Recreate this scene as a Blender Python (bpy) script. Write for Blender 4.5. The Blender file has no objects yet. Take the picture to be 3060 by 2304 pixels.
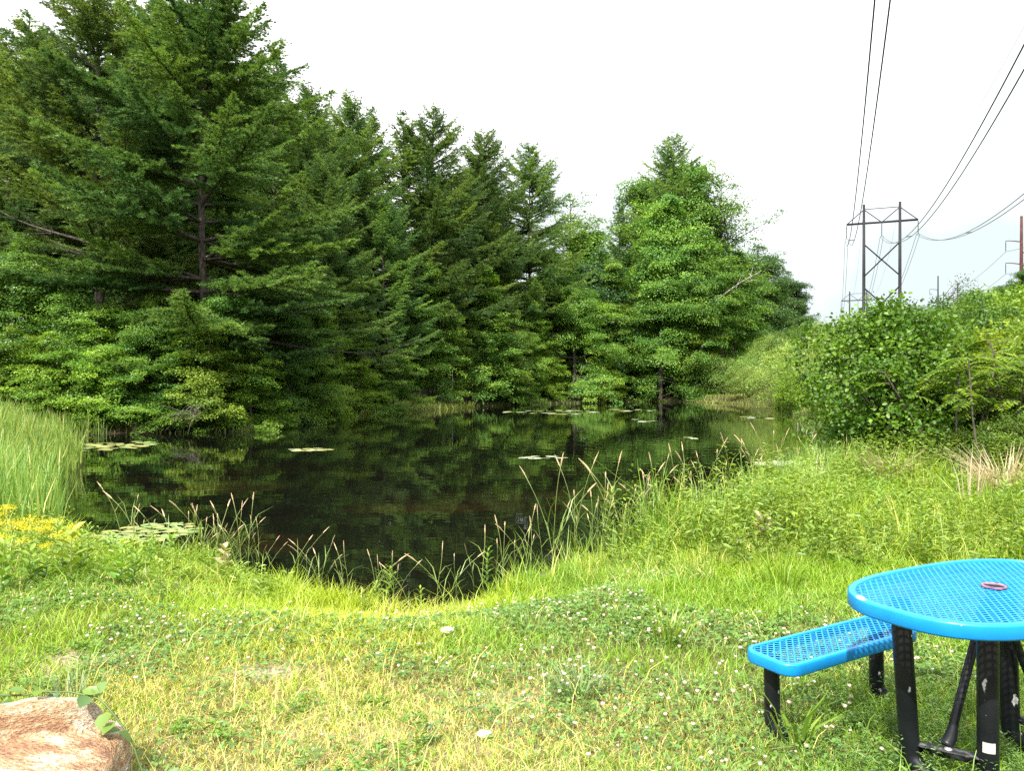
import bpy, math, random
import numpy as np
from mathutils import Vector

R = math.radians
scene = bpy.context.scene
col = scene.collection
rng = np.random.default_rng(7)
random.seed(7)

# ------------------------------------------------------------------ camera
CAMZ = 1.7
F = 772.0            # focal length in pixels of the 1024 wide picture
HY = 383.0           # row of the horizon
cam_d = bpy.data.cameras.new("camera")
cam_d.sensor_width = 36.0
cam_d.lens = F / 1024 * 36.0
cam_d.clip_start = 0.05
cam_d.clip_end = 6000
cam = bpy.data.objects.new("camera", cam_d)
col.objects.link(cam)
cam.location = (0, 0, CAMZ)
cam.rotation_euler = (R(90) - math.atan((386 - HY) / F), 0, 0)
scene.camera = cam

# ------------------------------------------------------------------ sky, sun, exposure
SUN_EL, SUN_AZ = 51.0, 203.0          # azimuth clockwise from +Y: behind the camera and a little to its left
world = bpy.data.worlds.new("World")
scene.world = world
world.use_nodes = True
wn, wl = world.node_tree.nodes, world.node_tree.links
wn.clear()
out = wn.new("ShaderNodeOutputWorld")
sky = wn.new("ShaderNodeTexSky")
sky.sky_type = 'NISHITA'
sky.sun_disc = False
sky.sun_elevation = R(SUN_EL)
sky.sun_rotation = R(SUN_AZ)
b1 = wn.new("ShaderNodeBackground"); b1.inputs[1].default_value = 0.10
wl.new(sky.outputs[0], b1.inputs[0])
tc = wn.new("ShaderNodeTexCoord")
nz = wn.new("ShaderNodeTexNoise"); nz.inputs["Scale"].default_value = 2.2; nz.inputs["Detail"].default_value = 5
wl.new(tc.outputs["Generated"], nz.inputs["Vector"])
rp = wn.new("ShaderNodeValToRGB")
rp.color_ramp.elements[0].position = 0.42; rp.color_ramp.elements[0].color = (0.355, 0.400, 0.410, 1)
rp.color_ramp.elements[1].position = 0.80; rp.color_ramp.elements[1].color = (.95, .95, .95, 1)
sxyz = wn.new("ShaderNodeSeparateXYZ"); wl.new(tc.outputs["Generated"], sxyz.inputs[0])
elv = wn.new("ShaderNodeMath"); elv.operation = 'MULTIPLY_ADD'; elv.inputs[1].default_value = 0.85
wl.new(sxyz.outputs["Z"], elv.inputs[0]); wl.new(nz.outputs["Fac"], elv.inputs[2])      # the cloud is thinner and bluer low down
elx = wn.new("ShaderNodeMath"); elx.operation = 'MULTIPLY_ADD'; elx.inputs[1].default_value = -0.48
wl.new(sxyz.outputs["X"], elx.inputs[0]); wl.new(elv.outputs[0], elx.inputs[2])
wl.new(elx.outputs[0], rp.inputs[0])
b2 = wn.new("ShaderNodeBackground"); b2.inputs[1].default_value = 1.25
wl.new(rp.outputs[0], b2.inputs[0])
mr = wn.new("ShaderNodeMapRange")
mr.inputs["From Min"].default_value = 0.3; mr.inputs["From Max"].default_value = 0.6
mr.inputs["To Min"].default_value = 0.86; mr.inputs["To Max"].default_value = 1.0
wl.new(nz.outputs["Fac"], mr.inputs["Value"])
mx = wn.new("ShaderNodeMixShader")
wl.new(mr.outputs[0], mx.inputs[0]); wl.new(b1.outputs[0], mx.inputs[1]); wl.new(b2.outputs[0], mx.inputs[2])
wl.new(mx.outputs[0], out.inputs[0])

sun_d = bpy.data.lights.new("sun", 'SUN')
sun_d.energy = 4.8
sun_d.angle = R(1.2)
sun_d.color = (1.0, 0.95, 0.86)
sun = bpy.data.objects.new("sun", sun_d)
col.objects.link(sun)
sdir = Vector((math.cos(R(SUN_EL)) * math.sin(R(SUN_AZ)), math.cos(R(SUN_EL)) * math.cos(R(SUN_AZ)), math.sin(R(SUN_EL))))
sun.rotation_euler = (-sdir).to_track_quat('-Z', 'Y').to_euler()
sun.location = (20, -20, 40)

scene.view_settings.view_transform = 'Standard'
scene.view_settings.look = 'None'
scene.view_settings.exposure = 1.0
scene.view_settings.gamma = 1
scene.render.engine = 'CYCLES'
cy = scene.cycles
cy.max_bounces = 5; cy.diffuse_bounces = 3; cy.glossy_bounces = 2; cy.transmission_bounces = 3; cy.transparent_max_bounces = 4
cy.sample_clamp_indirect = 4
cy.use_denoising = False
cy.caustics_reflective = False; cy.caustics_refractive = False

# ------------------------------------------------------------------ helpers
def tag(o, label=None, cat=None, group=None, kind=None):
    if label: o["label"] = label
    if cat: o["category"] = cat
    if group: o["group"] = group
    if kind: o["kind"] = kind
    return o

def mk_mesh(name, V, Fc, mat, C=None, smooth=False, extra=None):
    V = np.asarray(V, np.float32); Fc = np.asarray(Fc, np.int32)
    me = bpy.data.meshes.new(name)
    n, (m, k) = len(V), Fc.shape
    me.vertices.add(n); me.vertices.foreach_set("co", V.ravel())
    me.loops.add(m * k); me.loops.foreach_set("vertex_index", Fc.ravel())
    me.polygons.add(m)
    me.polygons.foreach_set("loop_start", np.arange(0, m * k, k, dtype=np.int32))
    if smooth: me.polygons.foreach_set("use_smooth", np.ones(m, bool))
    if C is not None:
        a = me.attributes.new("col", 'FLOAT_COLOR', 'POINT')
        c4 = np.ones((n, 4), np.float32); c4[:, :3] = C
        a.data.foreach_set("color", c4.ravel())
    for kx, vals in (extra or {}).items():
        a = me.attributes.new(kx, 'FLOAT', 'POINT'); a.data.foreach_set("value", np.asarray(vals, np.float32))
    me.update(calc_edges=True)
    if mat is not None: me.materials.append(mat)
    return me

def obj(name, me, parent=None, loc=None):
    o = bpy.data.objects.new(name, me)
    col.objects.link(o)
    if parent is not None: o.parent = parent
    if loc is not None: o.location = loc
    return o

def empty(name, loc, rz=0.0):
    o = bpy.data.objects.new(name, None)
    col.objects.link(o)
    o.location = loc; o.rotation_euler = (0, 0, rz)
    o.empty_display_size = 0.3
    return o

def copy_tree(o, parent=None):
    c = o.copy(); col.objects.link(c); c.parent = parent
    for ch in list(o.children): copy_tree(ch, c)
    return c

class MB:
    """collects pieces (vertices, faces, colours) of one mesh"""
    def __init__(s): s.V, s.F, s.C, s.n = [], [], [], 0
    def add(s, V, Fc, C=None):
        V = np.asarray(V, float); s.V.append(V); s.F.append(np.asarray(Fc, int) + s.n)
        s.C.append(np.zeros((len(V), 3)) + (C if C is not None else 0.5)); s.n += len(V)
    def mesh(s, name, mat, smooth=False):
        return mk_mesh(name, np.concatenate(s.V), np.concatenate(s.F), mat, np.concatenate(s.C), smooth)

def norm(a): return a / np.maximum(np.linalg.norm(a, axis=-1, keepdims=True), 1e-9)

def tube(path, rad, sides=6, cap=True):
    path = np.asarray(path, float); k = len(path)
    rad = np.zeros(k) + rad
    T = norm(np.gradient(path, axis=0))
    ref = np.array([0.31, 0.17, 0.93]) if abs(T[:, 2]).mean() < 0.8 else np.array([0.95, 0.2, 0.1])
    A = norm(np.cross(T, ref)); B = np.cross(T, A)
    an = np.linspace(0, 2 * math.pi, sides, endpoint=False)
    V = path[:, None, :] + rad[:, None, None] * (A[:, None, :] * np.cos(an)[None, :, None] + B[:, None, :] * np.sin(an)[None, :, None])
    V = V.reshape(-1, 3)
    i = np.arange(k - 1)[:, None] * sides; j = np.arange(sides)[None, :]; j2 = (j + 1) % sides
    Fc = np.stack([i + j, i + j2, i + sides + j2, i + sides + j], -1).reshape(-1, 4)
    if cap:
        extra = []
        for base in (0, (k - 1) * sides):
            c = len(V); V = np.vstack([V, path[0 if base == 0 else -1]])
            for q in range(0, sides, 2):
                extra.append([base + q, base + (q + 1) % sides, base + (q + 2) % sides, c])
        Fc = np.vstack([Fc, extra])
    return V, Fc

def box(c, s, rz=0.0, M=None):
    c = np.asarray(c, float); s = np.asarray(s, float) / 2
    v = np.array([[x, y, z] for x in (-1, 1) for y in (-1, 1) for z in (-1, 1)]) * s
    if M is not None: v = v @ np.asarray(M).T
    elif rz:
        ca, sa = math.cos(rz), math.sin(rz)
        v = v @ np.array([[ca, sa, 0], [-sa, ca, 0], [0, 0, 1]])
    f = [[0, 1, 3, 2], [4, 6, 7, 5], [0, 4, 5, 1], [2, 3, 7, 6], [0, 2, 6, 4], [1, 5, 7, 3]]
    return v + c, f

def beam(a, b, w, h, up=(0, 0, 1)):
    """a rectangular bar from a to b"""
    a, b = np.asarray(a, float), np.asarray(b, float)
    d = b - a; L = np.linalg.norm(d); d /= L
    s = np.cross(d, up); s /= np.linalg.norm(s); u = np.cross(s, d)
    return box((a + b) / 2, (L, w, h), M=np.stack([d, s, u], 1))

def kites(P, D, N, L, W, C, fold=0.12):
    D = norm(D); S = norm(np.cross(D, N)); N2 = np.cross(S, D)
    L = np.reshape(np.zeros(len(P)) + L, (-1, 1)); W = np.reshape(np.zeros(len(P)) + W, (-1, 1))
    V = np.stack([P, P + D * L * .45 + S * W / 2 + N2 * W * fold, P + D * L - N2 * L * .12, P + D * L * .45 - S * W / 2 + N2 * W * fold], 1)
    n = len(P)
    return V.reshape(-1, 3), np.arange(n * 4).reshape(n, 4), np.repeat(np.zeros((n, 3)) + C, 4, 0)

def ovals(P, D, N, L, W, C, fold=0.10):
    """rounded six cornered leaves"""
    D = norm(D); S = norm(np.cross(D, N)); N2 = np.cross(S, D)
    L = np.reshape(np.zeros(len(P)) + L, (-1, 1)); W = np.reshape(np.zeros(len(P)) + W, (-1, 1))
    pts = [P, P + D * L * .28 + S * W * .42 + N2 * W * fold, P + D * L * .68 + S * W * .45 + N2 * W * fold, P + D * L - N2 * L * .1,
           P + D * L * .68 - S * W * .45 + N2 * W * fold, P + D * L * .28 - S * W * .42 + N2 * W * fold]
    n = len(P)
    V = np.stack(pts, 1).reshape(-1, 3)
    b = np.arange(n)[:, None] * 6
    Fc = np.concatenate([b + np.array([0, 1, 2, 3]), b + np.array([0, 3, 4, 5])], 0)
    return V, Fc, np.repeat(np.zeros((n, 3)) + C, 6, 0)

def blades(P, H, W, lean, az, C, curl=0.5):
    """grass blades: two quads each, bending over along azimuth az"""
    n = len(P)
    H = np.zeros(n) + H; W = np.zeros(n) + W; lean = np.zeros(n) + lean
    d = np.stack([np.cos(az), np.sin(az), np.zeros(n)], 1)
    face = az + math.pi / 2 + rng.normal(0, .7, n)
    s = np.stack([np.cos(face), np.sin(face), np.zeros(n)], 1)
    up = np.array([0, 0, 1.0])
    m = P + up * (H * .55)[:, None] + d * (H * lean * .35)[:, None]
    t = P + up * (H * (1 - lean * curl * .4))[:, None] + d * (H * lean)[:, None]
    w = W[:, None] / 2
    V = np.stack([P - s * w, P + s * w, m + s * w * .85, m - s * w * .85, t + s * w * .12, t - s * w * .12], 1).reshape(-1, 3)
    b = np.arange(n)[:, None] * 6
    Fc = np.concatenate([b + np.array([0, 1, 2, 3]), b + np.array([3, 2, 4, 5])], 0)
    C = np.zeros((n, 3)) + C
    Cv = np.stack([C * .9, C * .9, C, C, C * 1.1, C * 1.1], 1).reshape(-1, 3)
    return V, Fc, Cv

def hash2(i, j, s=0):
    h = np.sin(i * 127.1 + j * 311.7 + s * 74.7) * 43758.5453
    return h - np.floor(h)

def vnoise(x, y, s=0):
    i, j = np.floor(x), np.floor(y); f, g = x - i, y - j
    f = f * f * (3 - 2 * f); g = g * g * (3 - 2 * g)
    a, b, c, d = hash2(i, j, s), hash2(i + 1, j, s), hash2(i, j + 1, s), hash2(i + 1, j + 1, s)
    return (a * (1 - f) + b * f) * (1 - g) + (c * (1 - f) + d * f) * g

def fbm(x, y, s=0, o=4):
    v, a, t = 0, .5, 0
    for k in range(o):
        v = v + a * vnoise(x * 2 ** k, y * 2 ** k, s + k); t += a; a *= .5
    return v / t

def sstep(a, b, x):
    t = np.clip((x - a) / (b - a), 0, 1); return t * t * (3 - 2 * t)

# ------------------------------------------------------------------ materials
def new_mat(name):
    m = bpy.data.materials.new(name); m.use_nodes = True
    nt = m.node_tree; nt.nodes.clear()
    o = nt.nodes.new("ShaderNodeOutputMaterial")
    return m, nt, nt.nodes, nt.links, o

def leaf_mat(name, trans=0.35, gloss=0.05, rough=0.45, vary=0.22, huev=0.035, tcol=(1.15, 1.1, .6)):
    m, nt, n, l, o = new_mat(name)
    at = n.new("ShaderNodeAttribute"); at.attribute_name = "col"
    oi = n.new("ShaderNodeObjectInfo")
    h = n.new("ShaderNodeHueSaturation")
    mv = n.new("ShaderNodeMapRange"); mv.inputs["To Min"].default_value = 1 - vary; mv.inputs["To Max"].default_value = 1 + vary
    mh = n.new("ShaderNodeMapRange"); mh.inputs["To Min"].default_value = .5 - huev; mh.inputs["To Max"].default_value = .5 + huev
    wn_ = n.new("ShaderNodeTexWhiteNoise"); wn_.noise_dimensions = '1D'
    l.new(oi.outputs["Random"], wn_.inputs["W"])
    l.new(oi.outputs["Random"], mv.inputs["Value"]); l.new(wn_.outputs["Value"], mh.inputs["Value"])
    l.new(mv.outputs[0], h.inputs["Value"]); l.new(mh.outputs[0], h.inputs["Hue"])
    l.new(at.outputs["Color"], h.inputs["Color"])
    d = n.new("ShaderNodeBsdfDiffuse"); l.new(h.outputs[0], d.inputs["Color"])
    t = n.new("ShaderNodeBsdfTranslucent")
    mt = n.new("ShaderNodeMix"); mt.data_type = 'RGBA'; mt.blend_type = 'MULTIPLY'; mt.inputs["Factor"].default_value = 1
    l.new(h.outputs[0], mt.inputs["A"]); mt.inputs["B"].default_value = (*tcol, 1); mt.clamp_result = False
    l.new(mt.outputs["Result"], t.inputs["Color"])
    m1 = n.new("ShaderNodeMixShader"); m1.inputs[0].default_value = trans
    l.new(d.outputs[0], m1.inputs[1]); l.new(t.outputs[0], m1.inputs[2])
    g = n.new("ShaderNodeBsdfGlossy"); g.inputs["Roughness"].default_value = rough; g.inputs["Color"].default_value = (1, 1, 1, 1)
    m2 = n.new("ShaderNodeMixShader"); m2.inputs[0].default_value = gloss
    l.new(m1.outputs[0], m2.inputs[1]); l.new(g.outputs[0], m2.inputs[2])
    l.new(m2.outputs[0], o.inputs[0])
    return m

def noise_mat(name, c1, c2, scale=8, rough=.8, bump=.3, detail=6, stretch=(1, 1, 1), metal=0, coord="Object", lo=.35, hi=.65, spec=.3):
    m, nt, n, l, o = new_mat(name)
    tcn = n.new("ShaderNodeTexCoord"); mp = n.new("ShaderNodeMapping"); mp.inputs["Scale"].default_value = stretch
    l.new(tcn.outputs[coord], mp.inputs[0])
    nz = n.new("ShaderNodeTexNoise"); nz.inputs["Scale"].default_value = scale; nz.inputs["Detail"].default_value = detail
    l.new(mp.outputs[0], nz.inputs["Vector"])
    r = n.new("ShaderNodeValToRGB"); r.color_ramp.elements[0].position = lo; r.color_ramp.elements[1].position = hi
    r.color_ramp.elements[0].color = (*c1, 1); r.color_ramp.elements[1].color = (*c2, 1)
    l.new(nz.outputs["Fac"], r.inputs[0])
    p = n.new("ShaderNodeBsdfPrincipled"); p.inputs["Roughness"].default_value = rough; p.inputs["Metallic"].default_value = metal
    p.inputs["Specular IOR Level"].default_value = spec
    l.new(r.outputs[0], p.inputs["Base Color"])
    if bump:
        b = n.new("ShaderNodeBump"); b.inputs["Strength"].default_value = bump; b.inputs["Distance"].default_value = .02
        l.new(nz.outputs["Fac"], b.inputs["Height"]); l.new(b.outputs[0], p.inputs["Normal"])
    l.new(p.outputs[0], o.inputs[0])
    return m

M_pine = leaf_mat("pine_needles", trans=.32, gloss=.02, vary=.18, huev=.010)
M_leaf = leaf_mat("broad_leaves", trans=.42, gloss=.022, vary=.18, huev=.013)
M_grass = leaf_mat("grass_blades", trans=.35, gloss=.03, vary=0.0, huev=0, tcol=(1.1, 1.05, .6))
M_plant = leaf_mat("plant_leaves", trans=.35, gloss=.04, vary=.1, huev=.015)
M_bark = noise_mat("pine_bark", (.035, .028, .022), (.12, .10, .085), 14, .9, .6, stretch=(1, 1, .25))
M_pale = noise_mat("pale_bark", (.16, .14, .12), (.42, .40, .36), 10, .85, .3, stretch=(1, 1, .5))
M_dead = noise_mat("dead_wood", (.07, .06, .05), (.17, .15, .13), 10, .9, .3)
M_twig = noise_mat("dead_twigs", (.16, .085, .07), (.30, .17, .14), 3, .9, 0)
M_steel = noise_mat("dark_steel", (.010, .011, .012), (.022, .022, .024), 3, .6, .1)
M_rust = noise_mat("weathering_steel", (.045, .016, .014), (.085, .028, .022), 2, .8, .1)
M_wire = noise_mat("wire_metal", (.02, .022, .024), (.04, .042, .045), 3, .5, 0)
M_glassy = noise_mat("insulator_glaze", (.03, .03, .035), (.06, .06, .065), 3, .3, 0)
M_seed = noise_mat("seed_head", (.42, .29, .17), (.62, .47, .28), 40, .9, 0)
M_stem = leaf_mat("green_stem", trans=.1, gloss=.04, vary=.2, huev=.03)

# ------------------------------------------------------------------ pond outline and land height
WZ = -0.30
pond0 = np.array([(-.75, 6.35), (.62, 7.8), (1.55, 9.0), (2.6, 10.4), (4.0, 12.3), (5.5, 13.8), (7.4, 17), (9.2, 22), (12.5, 32), (17, 45), (21.5, 56), (23.4, 63), (17.5, 80), (12, 79.5), (6.4, 75), (-1.8, 66), (-6.5, 54),
                  (-12, 43.5), (-12.3, 36), (-10.2, 31.8), (-15.5, 29.8), (-16.5, 27), (-11.8, 20), (-8, 12.5), (-6, 10.2), (-4.3, 8.5), (-2.5, 7.5)])
def catmull(P, k=6):
    n = len(P); o = []
    for i in range(n):
        a, b, c, d = P[i - 1], P[i], P[(i + 1) % n], P[(i + 2) % n]
        for t in np.linspace(0, 1, k, endpoint=False):
            o.append(.5 * ((2 * b) + (-a + c) * t + (2 * a - 5 * b + 4 * c - d) * t * t + (-a + 3 * b - 3 * c + d) * t ** 3))
    return np.array(o)
pond = catmull(pond0, 5)
pond += np.stack([fbm(pond[:, 0] * .9, pond[:, 1] * .9, 3) - .5, fbm(pond[:, 0] * .9, pond[:, 1] * .9, 9) - .5], 1) * .9

def sdf(x, y):
    """distance to the water's edge: positive on land, negative over water"""
    x = np.asarray(x, float).ravel(); y = np.asarray(y, float).ravel()
    best = np.full(len(x), 1e9); ins = np.zeros(len(x), bool)
    n = len(pond)
    for i in range(n):
        ax, ay = pond[i]; bx, by = pond[(i + 1) % n]
        dx, dy = bx - ax, by - ay
        t = np.clip(((x - ax) * dx + (y - ay) * dy) / (dx * dx + dy * dy + 1e-12), 0, 1)
        best = np.minimum(best, (x - ax - t * dx) ** 2 + (y - ay - t * dy) ** 2)
        cr = ((ay > y) != (by > y)) & (x < (bx - ax) * (y - ay) / (by - ay + 1e-12) + ax)
        ins ^= cr
    d = np.sqrt(best)
    return np.where(ins, -d, d)

def corridor(x, y):
    """1 on the open strip under the power lines"""
    return sstep(-6, 4, x - (.385 * y - 1.5))

def land(x, y):
    shp = np.shape(x)
    x = np.asarray(x, float).ravel(); y = np.asarray(y, float).ravel()
    d = sdf(x, y)
    yy = np.clip(y, 0, 440)
    rise = .075 * np.clip(yy - 15, 0, 75) + .046 * np.clip(yy - 90, 0, 400)
    side = np.clip(x - (.42 * yy + 2.0), 0, 60) * .12 * sstep(9, 22, yy)
    T_c = rise + side
    T_f = .25 + np.clip(d - 2, 0, 60) * .11
    c = corridor(x, y)
    T = T_f * (1 - c) + T_c * c
    near = sstep(14, 8, y)
    T = T * (1 - near) + near * (0.0 - .02 * np.clip(y - 3, 0, 8))
    T = T + (fbm(x * .35, y * .35, 5) - .5) * .14 + (fbm(x * 1.7, y * 1.7, 6) - .5) * .05
    bank = 1.5 + 1.0 * sstep(12, 40, y)
    k = sstep(0, bank, d)
    h = WZ + (T - WZ) * k * .97 + .03 * np.clip(d, 0, 1)
    h = np.where(d < 0, WZ - np.clip(-d * .3, 0, 1.3), h)
    return h.reshape(shp)

def land1(x, y): return float(land(np.array([x]), np.array([y]))[0])

def blob0(x, y, cx, cy, rx, ry): return np.exp(-(((x - cx) / rx) ** 2 + ((y - cy) / ry) ** 2))
# ground sheet
def sinhgrid(a, b, step, soft):
    u0, u1 = math.asinh(a / soft), math.asinh(b / soft)
    n = int((u1 - u0) / (step / soft)) + 2
    return soft * np.sinh(np.linspace(u0, u1, n))
gx = sinhgrid(-2500, 2500, .2, 9); gy = sinhgrid(-500, 3500, .2, 12) + 7.0
GX, GY = np.meshgrid(gx, gy)
GZ = land(GX, GY)
nx, ny = len(gx), len(gy)
V = np.stack([GX, GY, GZ], -1).reshape(-1, 3)
ii = (np.arange(ny - 1)[:, None] * nx + np.arange(nx - 1)[None, :]).ravel()
Fc = np.stack([ii, ii + 1, ii + nx + 1, ii + nx], 1)
d_ = sdf(V[:, 0], V[:, 1]); cc = corridor(V[:, 0], V[:, 1]) ; nearz = sstep(16, 9, V[:, 1])
soil = np.array([.115, .09, .045]); litter = np.array([.045, .032, .02]); green = np.array([.07, .10, .025]); mud = np.array([.03, .022, .012])
Cg = litter * (1 - cc)[:, None] + green * cc[:, None]
Cg = Cg * (1 - nearz)[:, None] + soil * nearz[:, None]
sandp = np.clip(blob0(V[:, 0], V[:, 1], -2.65, 4.75, .45, .2) + blob0(V[:, 0], V[:, 1], -1.42, 4.45, .3, .14) + .7 * blob0(V[:, 0], V[:, 1], .05, 4.1, .22, .12) + .45 * blob0(V[:, 0], V[:, 1], -.6, 3.7, 1.4, .7), 0, 1)[:, None]
Cg = Cg * (1 - sandp) + np.array([.40, .33, .24]) * sandp
wet = sstep(.35, -.15, d_)[:, None]
Cg = Cg * (1 - wet) + mud * wet
m, nt, n, l, o = new_mat("soil")
at = n.new("ShaderNodeAttribute"); at.attribute_name = "col"
tcn = n.new("ShaderNodeTexCoord"); nz1 = n.new("ShaderNodeTexNoise"); nz1.inputs["Scale"].default_value = 9; nz1.inputs["Detail"].default_value = 9; nz1.inputs["Roughness"].default_value = .75
l.new(tcn.outputs["Object"], nz1.inputs["Vector"])
mr1 = n.new("ShaderNodeMapRange"); mr1.inputs["From Min"].default_value = .3; mr1.inputs["From Max"].default_value = .7; mr1.inputs["To Min"].default_value = .55; mr1.inputs["To Max"].default_value = 1.5
l.new(nz1.outputs["Fac"], mr1.inputs["Value"])
mm = n.new("ShaderNodeVectorMath"); mm.operation = 'SCALE'
l.new(at.outputs["Color"], mm.inputs[0]); l.new(mr1.outputs[0], mm.inputs["Scale"])
p = n.new("ShaderNodeBsdfPrincipled"); p.inputs["Roughness"].default_value = .95; p.inputs["Specular IOR Level"].default_value = .1
l.new(mm.outputs[0], p.inputs["Base Color"])
bm_ = n.new("ShaderNodeBump"); bm_.inputs["Strength"].default_value = .6; bm_.inputs["Distance"].default_value = .03
l.new(nz1.outputs["Fac"], bm_.inputs["Height"]); l.new(bm_.outputs[0], p.inputs["Normal"])
l.new(p.outputs[0], o.inputs[0])
ground = obj("ground", mk_mesh("ground", V, Fc, m, Cg, smooth=True))
tag(ground, "grassy lawn, pond banks and the slope under the power lines", kind="structure")

# water
m, nt, n, l, o = new_mat("pond_water")
geo = n.new("ShaderNodeNewGeometry")
mp = n.new("ShaderNodeMapping"); mp.inputs["Scale"].default_value = (.5, 1.6, 1)
l.new(geo.outputs["Position"], mp.inputs[0])
w1 = n.new("ShaderNodeTexNoise"); w1.inputs["Scale"].default_value = 1.3; w1.inputs["Detail"].default_value = 3
l.new(mp.outputs[0], w1.inputs["Vector"])
# rings spreading from a spot near the far bank
off = n.new("ShaderNodeVectorMath"); off.operation = 'SUBTRACT'; off.inputs[1].default_value = (7.2, 27.0, WZ)
l.new(geo.outputs["Position"], off.inputs[0])
ln = n.new("ShaderNodeVectorMath"); ln.operation = 'LENGTH'; l.new(off.outputs[0], ln.inputs[0])
sc_ = n.new("ShaderNodeMath"); sc_.operation = 'MULTIPLY'; sc_.inputs[1].default_value = 11.0; l.new(ln.outputs["Value"], sc_.inputs[0])
ad = n.new("ShaderNodeMath"); ad.operation = 'MULTIPLY_ADD'; ad.inputs[1].default_value = 5.0; l.new(w1.outputs["Fac"], ad.inputs[0]); l.new(sc_.outputs[0], ad.inputs[2])
sn = n.new("ShaderNodeMath"); sn.operation = 'SINE'; l.new(ad.outputs[0], sn.inputs[0])
fall = n.new("ShaderNodeMapRange"); fall.inputs["From Min"].default_value = 15; fall.inputs["From Max"].default_value = 3; fall.inputs["To Min"].default_value = 0; fall.inputs["To Max"].default_value = .22
l.new(ln.outputs["Value"], fall.inputs["Value"])
rg = n.new("ShaderNodeMath"); rg.operation = 'MULTIPLY'; l.new(sn.outputs[0], rg.inputs[0]); l.new(fall.outputs[0], rg.inputs[1])
sm = n.new("ShaderNodeMath"); sm.operation = 'ADD'; l.new(w1.outputs["Fac"], sm.inputs[0]); l.new(rg.outputs[0], sm.inputs[1])
bp = n.new("ShaderNodeBump"); bp.inputs["Strength"].default_value = 1; bp.inputs["Distance"].default_value = .0022
l.new(sm.outputs[0], bp.inputs["Height"])
# brown water weed just under the surface
mp2 = n.new("ShaderNodeMapping"); mp2.inputs["Scale"].default_value = (.28, .55, 1); l.new(geo.outputs["Position"], mp2.inputs[0])
w2 = n.new("ShaderNodeTexNoise"); w2.inputs["Scale"].default_value = 1.0; w2.inputs["Detail"].default_value = 5; l.new(mp2.outputs[0], w2.inputs["Vector"])
r2 = n.new("ShaderNodeValToRGB"); r2.color_ramp.elements[0].position = .50; r2.color_ramp.elements[1].position = .66
r2.color_ramp.elements[0].color = (.004, .0045, .003, 1); r2.color_ramp.elements[1].color = (.013, .0085, .004, 1)
l.new(w2.outputs["Fac"], r2.inputs[0])
sepx = n.new("ShaderNodeSeparateXYZ"); l.new(geo.outputs["Position"], sepx.inputs[0])
fy = n.new("ShaderNodeMapRange"); fy.inputs["From Min"].default_value = 22; fy.inputs["From Max"].default_value = 10; l.new(sepx.outputs["Y"], fy.inputs["Value"])
mxw = n.new("ShaderNodeMix"); mxw.data_type = 'RGBA'; mxw.inputs["A"].default_value = (.004, .0045, .003, 1)
l.new(fy.outputs[0], mxw.inputs["Factor"]); l.new(r2.outputs[0], mxw.inputs["B"])
p = n.new("ShaderNodeBsdfPrincipled"); p.inputs["Roughness"].default_value = .015; p.inputs["IOR"].default_value = 1.42
l.new(mxw.outputs["Result"], p.inputs["Base Color"]); l.new(bp.outputs[0], p.inputs["Normal"])
l.new(p.outputs[0], o.inputs[0])
wx0, wx1, wy0, wy1 = -22, 28, 5, 90
water = obj("water", mk_mesh("water", [(wx0, wy0, WZ), (wx1, wy0, WZ), (wx1, wy1, WZ), (wx0, wy1, WZ)], [[0, 1, 2, 3]], m))
tag(water, "dark still pond water mirroring the trees", kind="structure")

# ------------------------------------------------------------------ tree makers
G_PINE = np.array([.088, .185, .055]); G_PINE2 = np.array([.25, .38, .065])

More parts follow.
